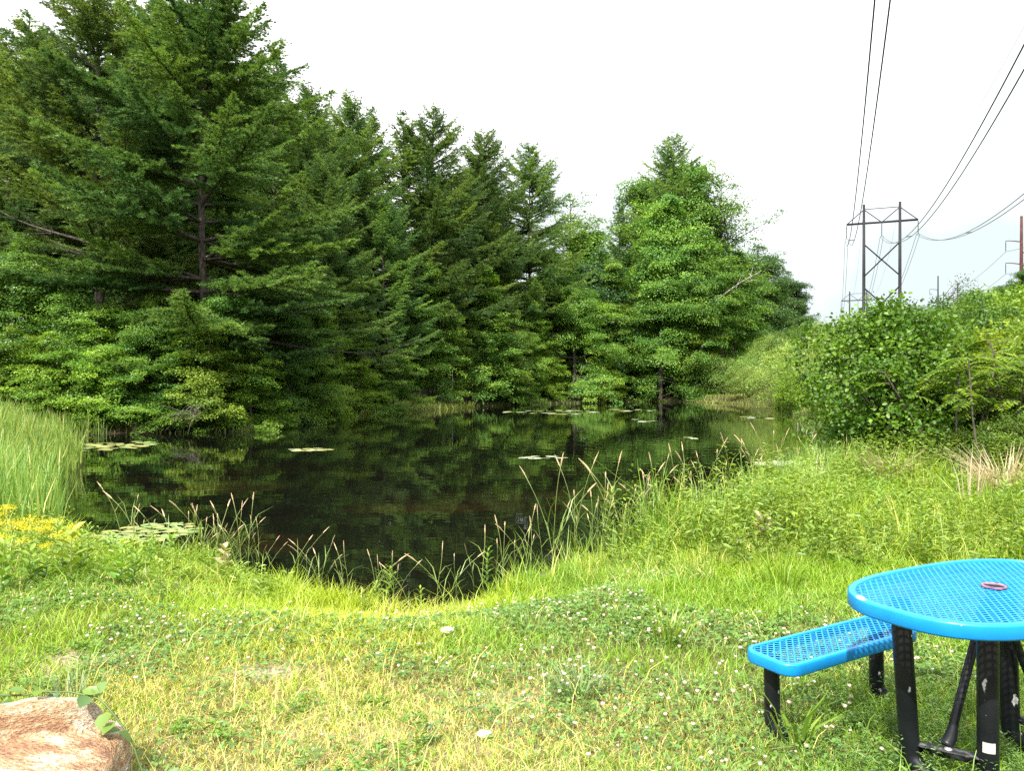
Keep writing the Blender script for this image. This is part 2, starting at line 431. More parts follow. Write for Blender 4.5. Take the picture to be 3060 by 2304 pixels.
def pine(name, seed, H, Rm, base, whorl, nbr, prof, tuft_n=13, rise=18, bare=0.04, gaps=.1, trunk_r=.18, dead=0.0, dens=1.0, tip_lift=.25, flatv=.13):
    """white pine: whorls of plumed branches; returns (trunk mesh, crown mesh)"""
    g = np.random.default_rng(seed)
    tr = MB()
    zz = np.linspace(0, H * .985, 14)
    wob = np.cumsum(g.normal(0, .035, (14, 2)), 0)
    tp = np.column_stack([wob, zz]); tp[0, :2] = 0
    tr.add(*tube(tp, trunk_r * (1 - zz / H) ** .8 + .012, 8))
    TP, TD, TC = [], [], []
    z = H * base
    while z < H * .985:
        t = max(0.0, (z / H - base) / (1 - base))
        for b in range(nbr if t < .9 else 4):
            if g.random() < gaps: continue
            az = g.random() * 2 * math.pi
            L = Rm * np.interp(t, prof[0], prof[1]) * g.uniform(.62, 1.15)
            if L < .25: L = .25
            up = R(rise + 42 * t ** 1.6 + g.normal(0, 7))
            s = np.linspace(0, 1, 7)
            c = np.interp(z, zz, tp[:, 0]), np.interp(z, zz, tp[:, 1])
            hor = L * s * math.cos(up)
            ver = L * (s * math.sin(up) - .24 * s ** 1.5 * (1 - t) + tip_lift * s ** 3 * (1 - t * .6)) 
            bend = g.normal(0, .10) * L * s ** 2
            d = np.array([math.cos(az), math.sin(az)]); q = np.array([-d[1], d[0]])
            pth = np.column_stack([c[0] + d[0] * hor + q[0] * bend, c[1] + d[1] * hor + q[1] * bend, z + ver])
            tr.add(*tube(pth, np.linspace(.013 + .014 * L, .006, 7), 4, cap=False))
            if dead and t < .42 and g.random() < dead:
                for _ in range(30):
                    k = g.integers(2, 7); q0 = pth[k]; dv = np.array([d[0], d[1], .15]) * .5 + g.normal(0, .45, 3)
                    q = q0 + dv * L * .26 * np.linspace(0, 1, 4)[:, None] + np.cumsum(g.normal(0, .015, (4, 3)), 0)
                    tr.add(*tube(q, np.linspace(.010, .004, 4), 3, cap=False))
                continue
            bt = g.normal(0, .32)
            s0 = bare + .16 * (1 - t)
            for sgn in (-1, 1):
                k = max(2, int(L * (1 - s0) / .26 * dens))
                ss = s0 + (1 - s0) * (np.arange(k) + g.random(k)) / k
                base_p = np.column_stack([np.interp(ss, s, pth[:, i]) for i in range(3)])
                tl = (.12 + .36 * L * (1 - ss) * np.minimum(1, (ss - s0 + .15) * 3)) * g.uniform(.45, 1.5, k)
                a2 = az + sgn * R(52) * g.uniform(.4, 1.45, k) * (1 - .35 * ss)
                td = np.column_stack([np.cos(a2), np.sin(a2), np.full(k, .14) + g.normal(0, flatv, k)])
                for i in range(k):
                    nt_ = max(1, int(tl[i] / .13 * dens) + 1)
                    u = (np.arange(nt_) + 1) / nt_ * tl[i]
                    TP.append(base_p[i] + td[i] * u[:, None] + np.column_stack([np.zeros(nt_), np.zeros(nt_), -.1 * u ** 2]))
                    TD.append(np.repeat(td[i][None], nt_, 0)); TC.append(np.full(nt_, bt) + g.normal(0, .2, nt_) + .35 * (ss[i] - .6))
            ns = max(3, int(L * .6 / .12))
            u = np.linspace(.35, 1, ns)
            TP.append(np.column_stack([np.interp(u, s, pth[:, i]) for i in range(3)])); TD.append(np.repeat(np.array([[d[0], d[1], .35]]), ns, 0)); TC.append(np.full(ns, bt + .2))
        z += whorl * g.uniform(.7, 1.3) * (1 - .45 * t)
    TP, TD, TC = np.concatenate(TP), norm(np.concatenate(TD)), np.concatenate(TC)
    TP = TP + g.normal(0, .035, TP.shape)
    n = len(TP) * tuft_n
    P = np.repeat(TP, tuft_n, 0); D = np.repeat(TD, tuft_n, 0)
    dd = norm(D * .8 + g.normal(0, .5, (n, 3)) * np.array([1, 1, .7]) + np.array([0, 0, .22]))
    L = g.uniform(.11, .20, n)[:, None]; W = g.uniform(.018, .030, n)[:, None]
    sv = norm(np.cross(dd, g.normal(0, 1, (n, 3))))
    V = np.stack([P - sv * W / 2, P + sv * W / 2, P + dd * L], 1).reshape(-1, 3)
    mixf = np.clip(.35 + TC, 0, 1)[:, None]
    C = (G_PINE * (1 - mixf) + G_PINE2 * mixf) * g.uniform(.75, 1.25, (len(TC), 1))
    C = np.repeat(np.repeat(C, tuft_n, 0), 3, 0)
    crown = mk_mesh(name + "_crown", V, np.arange(n * 3).reshape(n, 3), M_pine, C)
    tm = tr.mesh(name + "_trunk", M_bark, True)
    return tm, crown

G_LEAF = np.array([.080, .195, .032]); G_LEAF2 = np.array([.25, .40, .045])

def broadleaf(name, seed, H, Rm, prof, nspray, nleaf, rs=.8, ll=.13, lw=.10, base=.05, trunk_r=.12, bark=None, shell=.5, c1=G_LEAF, c2=G_LEAF2, stems=1, flat=.07,
              lump=.25, oval=False, droop=.25, bushy=False, limbs=40):
    """a leafy tree: sprays of leaves in tiers on limbs; returns (trunk mesh, crown mesh)"""
    g = np.random.default_rng(seed)
    tr = MB()
    tops = []
    for sidx in range(stems):
        zz = np.linspace(0, H * (.94 if stems == 1 else g.uniform(.6, .95)), 10)
        lean = g.normal(0, .28, 2) * (0.06 if stems == 1 else Rm * .6)
        wob = np.cumsum(g.normal(0, .02 * H / 10 + .012, (10, 2)), 0)
        tp = np.column_stack([wob + (zz / H)[:, None] * lean * (1 if stems > 1 else 0), zz])
        if stems > 1: tp[:, :2] += g.normal(0, .12, 2)
        tr.add(*tube(tp, trunk_r * (1 - zz / zz[-1]) ** .7 + .008, 7)); tops.append(tp)
    # spray centres
    ph = g.random(4) * 6.28
    n = nspray
    t = base + (1 - base) * g.random(n * 4)
    rad = np.interp(t, prof[0], prof[1])
    keep = g.random(n * 4) < (rad + .12) / (max(prof[1]) + .12)
    t = t[keep][:n]; n = len(t); rad = np.interp(t, prof[0], prof[1])
    az = g.random(n) * 2 * math.pi
    lm = 1 + lump * (np.sin(az * 2 + ph[0] + t * 5) * .5 + np.sin(az * 3 + ph[1] - t * 9) * .4 + np.sin(az * 5 + ph[2] + t * 17) * .3)
    r = Rm * rad * lm * (g.random(n) ** shell)
    o = np.column_stack([np.cos(az), np.sin(az), np.zeros(n)])
    tp = tops[0]
    cx = np.interp(t * H, tp[:, 2], tp[:, 0]); cy_ = np.interp(t * H, tp[:, 2], tp[:, 1])
    Cn = np.column_stack([cx + o[:, 0] * r, cy_ + o[:, 1] * r, t * H + g.normal(0, .1, n)])
    if not bushy:
        Cl, Ol, Sl = [], [], []
        nl = 0
        while sum(len(q) for q in Cl) < nspray:
            nl += 1
            t0 = base + (1 - base) * g.random() ** .9
            rd = np.interp(t0, prof[0], prof[1])
            if g.random() > (rd + .15): continue
            a_ = g.random() * 6.283; el = R(8 + 55 * t0 ** 1.5 + g.normal(0, 14))
            L = max(.3, Rm * rd * g.uniform(.5, 1.25))
            zs = min(max(.03 * H, t0 * H - L * math.sin(el) * .6), tp[-1, 2])
            st = np.array([np.interp(zs, tp[:, 2], tp[:, 0]), np.interp(zs, tp[:, 2], tp[:, 1]), zs])
            ss = np.linspace(0, 1, 7); dh = np.array([math.cos(a_), math.sin(a_)]); qh = np.array([-dh[1], dh[0]])
            bend = g.normal(0, .18) * L
            pth = np.column_stack([st[0] + dh[0] * L * math.cos(el) * ss + qh[0] * bend * ss ** 2, st[1] + dh[1] * L * math.cos(el) * ss + qh[1] * bend * ss ** 2,
                                   st[2] + L * (math.sin(el) * ss - droop * .55 * ss ** 2.2 * (1 - t0))])
            tr.add(*tube(pth, np.linspace(.010 + .010 * L, .005, 7), 4, cap=False))
            k = 2 + int(L * 1.7); us = g.uniform(.30, 1.03, k)
            cen = np.column_stack([np.interp(us, ss, pth[:, q]) for q in range(3)])
            lat = g.normal(0, .24 * L * np.maximum(us - .15, .1), k)
            cen[:, 0] += qh[0] * lat; cen[:, 1] += qh[1] * lat; cen[:, 2] += g.normal(0, .12 + .03 * L, k)
            od = dh[None] + qh[None] * (lat / (.3 * L + .3))[:, None]
            Cl.append(cen); Ol.append(np.column_stack([norm(od), np.zeros(k)])); Sl.append(np.full(k, .75 + .12 * min(L, 3)))
        Cn, o, szl = np.concatenate(Cl), np.concatenate(Ol), np.concatenate(Sl)
        n = len(Cn); r = np.full(n, .5); limbs = 0
    # limbs
    for i in g.permutation(n)[:limbs]:
        st = tops[g.integers(len(tops))]
        z0 = max(.05 * H, Cn[i, 2] - r[i] * g.uniform(.35, .9)); z0 = min(z0, st[-1, 2])
        a = np.array([np.interp(z0, st[:, 2], st[:, 0]), np.interp(z0, st[:, 2], st[:, 1]), z0])
        s = np.linspace(0, 1, 6)[:, None]
        mid = a + (Cn[i] - a) * s; mid[:, 2] += np.sin(s[:, 0] * math.pi) * .10 * r[i]
        mid[1:-1] += g.normal(0, .02 * r[i] + .01, (4, 3))
        tr.add(*tube(mid, np.linspace(.012 + .010 * r[i], .005, 6), 4, cap=False))
    # leaves
    N = n * nleaf
    ci = np.repeat(np.arange(n), nleaf)
    size = g.uniform(.45, 1.15, n) * rs * (szl if not bushy else 1.0)
    rho = np.sqrt(g.random(N)) * size[ci]; phi = g.random(N) * 2 * math.pi
    oo = o[ci]; tt = np.column_stack([-oo[:, 1], oo[:, 0], np.zeros(N)])
    P = Cn[ci] + oo * (rho * np.cos(phi) * 1.15)[:, None] + tt * (rho * np.sin(phi))[:, None]
    tilt = g.normal(-.10, .30, n)[ci]
    P[:, 2] += g.normal(0, flat, N) - droop * rho ** 2 / np.maximum(size[ci], .05) * .6 + tilt * rho * np.cos(phi)
    D = oo * np.cos(phi)[:, None] + tt * np.sin(phi)[:, None] + g.normal(0, .45, (N, 3)) + np.array([0, 0, -.28])
    Nn = np.array([0, 0, 1.0]) + oo * .5 + g.normal(0, .40, (N, 3))
    if bushy:
        D = oo * .5 + g.normal(0, .8, (N, 3)) + np.array([0, 0, .25]); Nn = np.array([0, 0, .8]) + oo * .5 + g.normal(0, .6, (N, 3))
    mixf = np.clip(g.normal(.35, .38, n), 0, 1)[ci] * .75 + np.clip(g.normal(.3, .3, N), 0, 1) * .25
    C = (c1 * (1 - mixf[:, None]) + c2 * mixf[:, None]) * g.uniform(.75, 1.25, (N, 1))
    L = g.uniform(.7, 1.2, N) * ll
    fn = ovals if oval else kites
    V, Fc, Cv = fn(P, D, Nn, L, L * lw / ll, C)
    crown = mk_mesh(name + "_crown", V, Fc, M_leaf, Cv)
    return tr.mesh(name + "_trunk", bark or M_bark, True), crown

SOURCES = {}
def proto(key, kind, meshes, H, names=("trunk", "crown")):
    SOURCES[key] = (kind, meshes, H, names)

def stand(key, x, y, z, height, label, cat, group=None, rz=None, sx=1.0):
    kind, meshes, H, names = SOURCES[key]
    e = empty(kind, (x, y, z), random.random() * 6.28 if rz is None else rz)
    s = height / H
    e.scale = (s * sx, s * sx, s)
    tag(e, label, cat, group)
    for nm, me in zip(names, meshes): obj(nm, me, e)
    return e

def X(px, Y): return (px * .46293 - 512) / F * Y
def Zr(py, Y): return CAMZ - (py * .46293 - HY) / F * Y

def at_pix(key, px, ytop, Y, label, cat, group=None, rz=None, sx=1.0, sink=0.0):
    """stand a tree at distance Y so that its top reaches the row measured from the photograph"""
    x = X(px, Y); z = land1(x, Y) - .05 - sink
    if key.startswith('pine'): sx *= 1.13
    return stand(key, x, Y, z, Zr(ytop, Y) - z, label, cat, group, rz, sx)

conic = ([0, .1, .38, .68, .88, 1], [.72, 1, .95, .66, .34, .06])
airy = ([0, .1, .35, .6, .8, 1], [.7, .95, 1, .75, .45, .08])
narrow = ([0, .15, .5, .8, 1], [.8, 1, .75, .42, .06])
proto("pine_broad", "pine_tree", pine("pine_broad", 11, 21, 7.2, .12, .92, 6, conic, dens=1.8, tuft_n=15, rise=4, dead=.05, gaps=.14, tip_lift=.2, flatv=.10), 21)
proto("pine_open", "pine_tree", pine("pine_open", 12, 23, 6.2, .18, .95, 5, airy, dens=1.6, tuft_n=14, rise=20, gaps=.22, trunk_r=.21, dead=.08), 23)
proto("pine_tall", "pine_tree", pine("pine_tall", 13, 25, 5.6, .22, .74, 6, conic, dens=1.5, tuft_n=13, gaps=.12, rise=16, dead=.1), 25)
proto("pine_thin", "pine_tree", pine("pine_thin", 14, 22, 3.6, .2, .75, 5, narrow, dens=1.5, tuft_n=13, rise=24, gaps=.2), 22)
proto("pine_dense", "pine_tree", pine("pine_dense", 15, 24, 6.0, .17, .72, 6, conic, dens=1.5, tuft_n=13, gaps=.12, rise=6, tip_lift=.3), 24)

skirt = ([0, .06, .25, .55, .8, 1], [.7, .95, 1, .8, .5, .12])
cone = ([0, .08, .3, .6, .85, 1], [.75, 1, .9, .6, .32, .06])
ball = ([0, .15, .45, .75, .92, 1], [.55, .9, 1, .85, .5, .15])
high = ([0, .34, .42, .6, .8, 1], [.0, .03, .7, 1, .8, .15])
proto("maple_wide", "maple_tree", broadleaf("maple_wide", 21, 10, 4.4, skirt, 400, 190, rs=.95, ll=.115, lw=.09, flat=.10, base=.03, trunk_r=.16, shell=.42), 10)
proto("maple_cone", "maple_tree", broadleaf("maple_cone", 22, 12, 3.3, cone, 330, 180, rs=.80, ll=.115, lw=.09, flat=.10, base=.03, trunk_r=.13, shell=.45), 12)
proto("maple_small", "maple_tree", broadleaf("maple_small", 23, 7, 2.7, skirt, 210, 180, rs=.75, ll=.11, lw=.085, flat=.09, base=.02, trunk_r=.08, shell=.45), 7)
proto("maple_upright", "maple_tree", broadleaf("maple_upright", 27, 11, 2.3, cone, 260, 150, rs=.62, ll=.115, lw=.09, flat=.12, base=.05, trunk_r=.10, shell=.5, lump=.4), 11)
BR1, BR2 = np.array([.11, .23, .024]), np.array([.31, .45, .040])
proto("maple_bright", "maple_tree", broadleaf("maple_bright", 121, 12, 3.1, cone, 330, 180, rs=.78, ll=.115, lw=.09, flat=.10, base=.03, trunk_r=.13, c1=BR1, c2=BR2), 12)
proto("maple_bright_small", "maple_tree", broadleaf("maple_bright_small", 122, 7, 2.7, skirt, 190, 180, rs=.72, ll=.11, lw=.085, flat=.09, base=.02, trunk_r=.08, c1=BR1, c2=BR2), 7)
proto("leafy_tall", "broadleaf_tree", broadleaf("leafy_tall", 24, 16, 4.6, ball, 480, 170, rs=1.15, ll=.17, lw=.13, base=.08, trunk_r=.22, shell=.38, lump=.35, droop=.45, flat=.14), 16)
proto("airy", "broadleaf_tree", broadleaf("airy", 25, 16, 3.6, ([0, .3, .5, .75, 1], [.1, .6, .9, 1, .3]), 480, 24, rs=.5, base=.28, trunk_r=.13, shell=.6, limbs=120, lump=.4, ll=.14, lw=.09), 16)
proto("sapling", "young_tree", broadleaf("sapling", 26, 11, 2.6, high, 190, 130, rs=.75, ll=.115, lw=.09, base=.34, trunk_r=.075, bark=M_pale, shell=.5), 11)
proto("dark_oak", "oak_tree", broadleaf("dark_oak", 28, 15, 5.0, ([0, .1, .4, .7, .9, 1], [.8, 1, .95, .8, .5, .15]), 520, 150, rs=1.2, ll=.21, lw=.16, base=.02, trunk_r=.25, shell=.35, lump=.4, flat=.18,
                                        c1=np.array([.035, .09, .022]), c2=np.array([.08, .16, .03])), 15)
PALE1, PALE2 = np.array([.18, .31, .06]), np.array([.38, .50, .12])
YEL1, YEL2 = np.array([.11, .21, .018]), np.array([.26, .38, .03])
proto("shrub_round", "shrub", broadleaf("shrub_round", 31, 3, 2.0, ball, 230, 75, rs=.42, ll=.10, lw=.055, base=.02, trunk_r=.03, stems=5, shell=.4, bushy=True, flat=.12, c1=np.array([.07, .15, .022]), c2=np.array([.16, .26, .035])), 3, ("stems", "foliage"))
proto("shrub_pale", "shrub", broadleaf("shrub_pale", 32, 2.6, 2.0, ball, 230, 80, rs=.40, ll=.085, lw=.035, base=.02, trunk_r=.025, stems=6, shell=.4, bushy=True, flat=.14, c1=PALE1, c2=PALE2), 2.6, ("stems", "foliage"))
proto("shrub_bright", "shrub", broadleaf("shrub_bright", 33, 3, 1.9, ball, 240, 70, rs=.42, ll=.11, lw=.06, base=.02, trunk_r=.03, stems=5, shell=.42, bushy=True, flat=.12, c1=YEL1, c2=YEL2), 3, ("stems", "foliage"))
proto("shrub_bare", "shrub", broadleaf("shrub_bare", 34, 3, 1.5, ball, 90, 26, rs=.4, ll=.09, lw=.045, base=.15, trunk_r=.03, stems=5, shell=.6, bushy=True, flat=.12, limbs=90, c1=np.array([.07, .10, .03]), c2=np.array([.11, .14, .05])), 3, ("stems", "foliage"))
proto("alder", "alder_bush", broadleaf("alder", 35, 3.4, 1.9, ([0, .1, .35, .65, .88, 1], [.55, .85, 1, .9, .6, .2]), 1100, 28, rs=.30, ll=.086, lw=.066, base=.02, trunk_r=.03, stems=7, shell=.55, lump=.5, bushy=True, oval=True, flat=.10, limbs=120,
                                     c1=np.array([.065, .16, .015]), c2=np.array([.20, .34, .025])), 3.4, ("stems", "foliage"))

# ------------------------------------------------------------------ the wood across the water, from the photograph's left to its right
P_ = "pine"
at_pix("pine_thin", 60, 22, 44, "thin topped pine rising behind the broad pines at the wood's edge, leftmost of all", P_, sx=1.5)
at_pix("pine_open", 212, -75, 37, "open pine with bare grey trunk showing halfway up, beside the tallest broad pine", P_, rz=.4, sx=1.12)
at_pix("pine_tall", 330, -20, 47, "tall pine filling the gap behind the open pine and the broad pine", P_)
at_pix("pine_broad", 445, -40, 34.5, "largest broad pine with long level plumes of branches reaching over the pond", P_, rz=3.6, sx=1.06)
at_pix("pine_thin", 597, 105, 46, "ragged thin pine top poking up right behind the largest broad pine", P_, sx=1.25)
at_pix("pine_tall", 655, 178, 52, "pointed dark pine just past the ragged thin one, sloping skyline", P_, sx=.95)
at_pix("pine_tall", 745, 198, 57, "dark pine standing at the notch where the skyline levels out", P_, rz=.5)
at_pix("pine_thin", 805, 232, 62, "narrow pine spire between two denser dark pines on the skyline", P_, sx=1.2)
at_pix("pine_thin", 872, 238, 64, "narrow pine with a forked looking top close beside the big central pine", P_, sx=1.3, rz=2.2)
at_pix("pine_dense", 938, 232, 66, "big full pine in the middle of the wood, highest of the central group", P_, rz=.9)
at_pix("pine_tall", 1050, 275, 72, "steep dark pine right beside the big central pine, slightly shorter", P_, rz=2.0)
at_pix("pine_dense", 1142, 312, 78, "last dark pine before the skyline dips to airy broadleaf trees", P_, rz=3.3)
at_pix("pine_thin", 1338, 425, 92, "small thin pine peeping over the dip in the skyline", P_)
at_pix("pine_dense", 1452, 292, 88, "lone dark pine topping the rounded clump at the wood's right end", P_, rz=4.6, sx=.9)
at_pix("pine_dense", 700, 330, 45, "shorter dense pine with layered branches below the central skyline", P_, rz=5.2, sx=.95)
at_pix("pine_dense", 830, 420, 56, "shaded pine with dark tiers above the grassy spit", P_, rz=2.7)
at_pix("pine_tall", 1010, 420, 74, "mid height pine hidden behind the young maples at centre", P_, rz=1.2)
at_pix("pine_open", 20, 230, 40, "half hidden pine with spreading boughs cut by the picture's left edge", P_, sx=1.1, rz=2.9)

B_ = "tree"
at_pix("airy", 1225, 412, 90, "light airy broadleaf crown between the last dark pine and the dip", B_, sx=1.5)
at_pix("leafy_tall", 1262, 500, 91, "rounded leafy crown filling the bottom of the skyline dip", B_, sx=1.25, rz=1.7)
at_pix("airy", 1290, 480, 95, "sparse see-through broadleaf tree at the bottom of the skyline dip", B_, sx=1.2)
at_pix("leafy_tall", 1440, 425, 84, "rounded green broadleaf crown in front of the lone dark pine", B_, sx=.85)
at_pix("leafy_tall", 1392, 385, 93, "tall leafy crown close behind the lone pine of the rounded clump", B_, sx=.95)
at_pix("leafy_tall", 1497, 352, 87, "high leafy crown hiding the lone pine's sunny side", B_, sx=.72, rz=2.4)
at_pix("airy", 1555, 365, 86, "feathery thin crowned tree leaning off the rounded clump against white sky", B_, sx=1.3, rz=1)
at_pix("leafy_tall", 1510, 500, 82, "full broadleaf tree below the feathery crown at the wood's end", B_, sx=.8)
at_pix("leafy_tall", 1585, 545, 88, "yellowish green rounded tree beyond the fallen pale trunk", B_, sx=.9)
at_pix("dark_oak", 1640, 515, 118, "dark rounded oak first in the row along the power line clearing", "oak")
at_pix("dark_oak", 1695, 572, 140, "dark oak in the middle of the row along the clearing", "oak", rz=1)
at_pix("dark_oak", 1728, 640, 165, "farthest and lowest dark oak at the end of the clearing's row", "oak", rz=2, sx=.8)
at_pix("dark_oak", 1300, 520, 84, "dark leafy tree behind the pale maples below the skyline dip", "oak", rz=3, sx=.8)
at_pix("leafy_tall", 1190, 540, 80, "leafy tree at the foot of the last dark pine", B_, rz=3, sx=.8)

Mp = "maple"
at_pix("maple_wide", 40, 500, 33, "spreading maple cut by the picture's left edge, above the reed bed", Mp, rz=.3, sx=1.0)
at_pix("maple_wide", 175, 600, 32.5, "low spreading maple with leaf tiers hanging above the lily pads", Mp, rz=1.3, sx=1.1)
at_pix("maple_wide", 330, 640, 32.5, "dark tiered maple right of the lily covered corner, boughs touching water", Mp, rz=2.3, sx=1.15)
at_pix("maple_wide", 470, 600, 33.5, "tiered maple under the largest broad pine, bright leaves at its front", Mp, rz=4.0)
at_pix("maple_bright_small", 120, 700, 30.8, "small maple with drooping tiers behind the far reeds", Mp, rz=.7, sx=1.3)
at_pix("maple_small", 270, 740, 31.2, "small maple leaning over the dark water by the lily pads", Mp, rz=1.7, sx=1.35)
at_pix("maple_small", 400, 730, 31.8, "small maple whose skirt meets the water beside bare dead twigs", Mp, rz=2.9, sx=1.4)
at_pix("maple_bright_small", 540, 745, 32.8, "small maple on the point of land above hanging dead branches", Mp, rz=3.9, sx=1.3)
at_pix("maple_cone", 620, 560, 37, "conical maple just past the point, its side edge catching sun", Mp, rz=.2)
at_pix("maple_bright", 690, 610, 40, "sunlit conical maple standing over the start of the grassy spit", Mp, rz=1.2)
at_pix("maple_bright", 775, 690, 45.5, "yellow green conical maple on the grassy spit", Mp, rz=2.2, sx=.95)
at_pix("maple_small", 850, 740, 51, "dark low maple at the end of the grassy spit beside the shady hollow", Mp, rz=3, sx=1.2)
at_pix("maple_upright", 925, 560, 62, "slim upright maple with a ragged tip left of the pale trunks", Mp, rz=.5, sx=1.2)
at_pix("maple_upright", 1048, 570, 67, "slim upright maple with bright top between the shady hollow and wide maples", Mp, rz=1.5, sx=1.25)
at_pix("sapling", 975, 660, 63, "young tree with slender pale trunk in front of the shady hollow", Mp, rz=.3)
at_pix("sapling", 1022, 690, 66, "second young pale trunked tree at the hollow, standing nearer the wide maples", Mp, rz=2.3, sx=.8)
at_pix("maple_bright", 1145, 600, 73, "wide maple with pale green top left of the two big waterside maples", Mp, rz=.9, sx=.85)
at_pix("maple_cone", 1110, 640, 70, "short conical maple at the water beside the two upright maples", Mp, rz=3.9)
at_pix("maple_wide", 1240, 590, 78, "wide dark maple in the middle of the far shore", Mp, rz=1.9, sx=.9)
at_pix("maple_cone", 1325, 560, 82, "conical maple next to a soft grey green young pine on the far shore", Mp, rz=4.9, sx=1.1)
at_pix("pine_dense", 1385, 560, 84, "young soft grey green pine among the far shore maples", P_, rz=4.9, sx=.8)
at_pix("maple_wide", 1425, 570, 81.5, "big bright maple dominating the far shore's right half", Mp, rz=2.9, sx=.95)
at_pix("maple_bright", 1505, 590, 83, "conical maple at the far shore's end before the pale thicket", Mp, rz=.1)
at_pix("maple_bright_small", 1180, 740, 75, "low maple with a flat bright tier hanging over the far water", Mp, rz=.1, sx=1.2)
at_pix("maple_bright_small", 1300, 750, 79, "low rounded maple at the far water's edge below the conical maple", Mp, rz=2.1, sx=1.2)
at_pix("maple_small", 1390, 760, 82.5, "low maple fringing the far water in front of the big bright one", Mp, rz=3.1, sx=1.3)
at_pix("maple_small", 1490, 760, 84, "low maple touching the pale thicket at the far shore", Mp, rz=4.4, sx=1.2)
at_pix("maple_small", 1112, 770, 70, "low maple filling the shore right after the pale trunks", Mp, rz=5.4, sx=1.1)
at_pix("maple_small", 665, 770, 41.5, "low maple where the grassy spit begins, under the sunlit conical one", Mp, rz=5.9, sx=1.2)

at_pix("maple_bright", 1068, 440, 74, "tall yellow green tree lit up between the big central pine and the last dark pine", Mp, rz=1.1, sx=.7)
at_pix("maple_bright_small", 20, 690, 31.0, "bright small maple at the picture's edge behind the far reeds", Mp, rz=4.1, sx=1.2)
at_pix("maple_bright_small", 215, 690, 30.9, "bright small maple whose tiers spread over the lily covered corner", Mp, rz=5.1, sx=1.1)
at_pix("maple_bright_small", 455, 690, 31.6, "bright small maple on the point beside the hanging dead branches", Mp, rz=.9, sx=1.1)

# the depth of the wood behind its front
gi = np.random.default_rng(5)
for i in range(44):
    px = gi.uniform(-120, 1560)
    Y0 = np.interp(px, [-120, 450, 700, 1000, 1300, 1560], [44, 46, 58, 80, 98, 106])
    Y = Y0 + gi.uniform(0, 16)
    sky_row = np.interp(px, [-120, 430, 560, 640, 740, 940, 1050, 1140, 1220, 1330, 1400, 1460, 1560], [60, 60, 190, 260, 290, 320, 370, 410, 560, 580, 480, 420, 560])
    at_pix(["pine_tall", "pine_dense", "pine_open"][i % 3], px, sky_row - 25 + gi.uniform(0, 120), Y, "shaded pine deep in the wood behind the waterside trees", P_, "pines in the depth of the wood")
for i in range(26):
    px = gi.uniform(-60, 1500)
    Y = np.interp(px, [-60, 450, 700, 1000, 1300, 1500], [40, 42, 53, 75, 92, 98]) + gi.uniform(0, 5)
    if 880 < px < 1080: continue
    at_pix("dark_oak", px, 640 + gi.uniform(-40, 100), Y, "dark leafy understory tree filling the wood behind the maples", B_, "understory trees of the wood", sx=1.1)

for px, yt, Y in [(890, 600, 84), (950, 560, 88), (1010, 590, 92), (1070, 560, 96), (430, 640, 45), (520, 620, 47), (600, 640, 50), (640, 600, 56), (560, 660, 43)]:
    at_pix("dark_oak", px, yt, Y, "dark leafy understory tree filling the wood behind the maples", B_, "understory trees of the wood", sx=1.3)
# ------------------------------------------------------------------ shrubs of the clearing
Sh = "shrub"
for i in range(46):
    Y = 72 + 110 * gi.random() ** 1.5
    x = gi.uniform(.30, .50) * Y if i % 3 else gi.uniform(.5, .78) * Y
    if sdf([x], [Y])[0] < .8: continue
    stand(["shrub_pale", "shrub_round", "shrub_pale", "shrub_bright"][i % 4], x, Y, land1(x, Y) - .1, gi.uniform(2.2, 4.2), "leafy shrub in the thicket covering the power line clearing", Sh, "thicket shrubs in the power line clearing", sx=1.25)
for px, yt, Y, k, lab in [
        (1500, 800, 84, "shrub_round", "dark low shrub at the water where maples give way to the pale thicket"),
        (1560, 775, 82, "shrub_pale", "pale rounded shrub on the far bank nearest the last maple"),
        (1640, 765, 79, "shrub_pale", "wide pale shrub in the middle of the far bank thicket"),
        (1700, 790, 70, "shrub_round", "mid green shrub above the bright grass at the pond's far corner"),
        (1745, 745, 62, "shrub_pale", "pale shrub just left of the big alder bush"),
        (1735, 800, 58, "shrub_bright", "yellow green shrub low beside the big alder bush, over the water"),
        (1600, 800, 80, "shrub_bright", "small bright shrub on the waterline of the far bank thicket")]:
    at_pix(k, px, yt, Y, lab, Sh, sx=1.2)
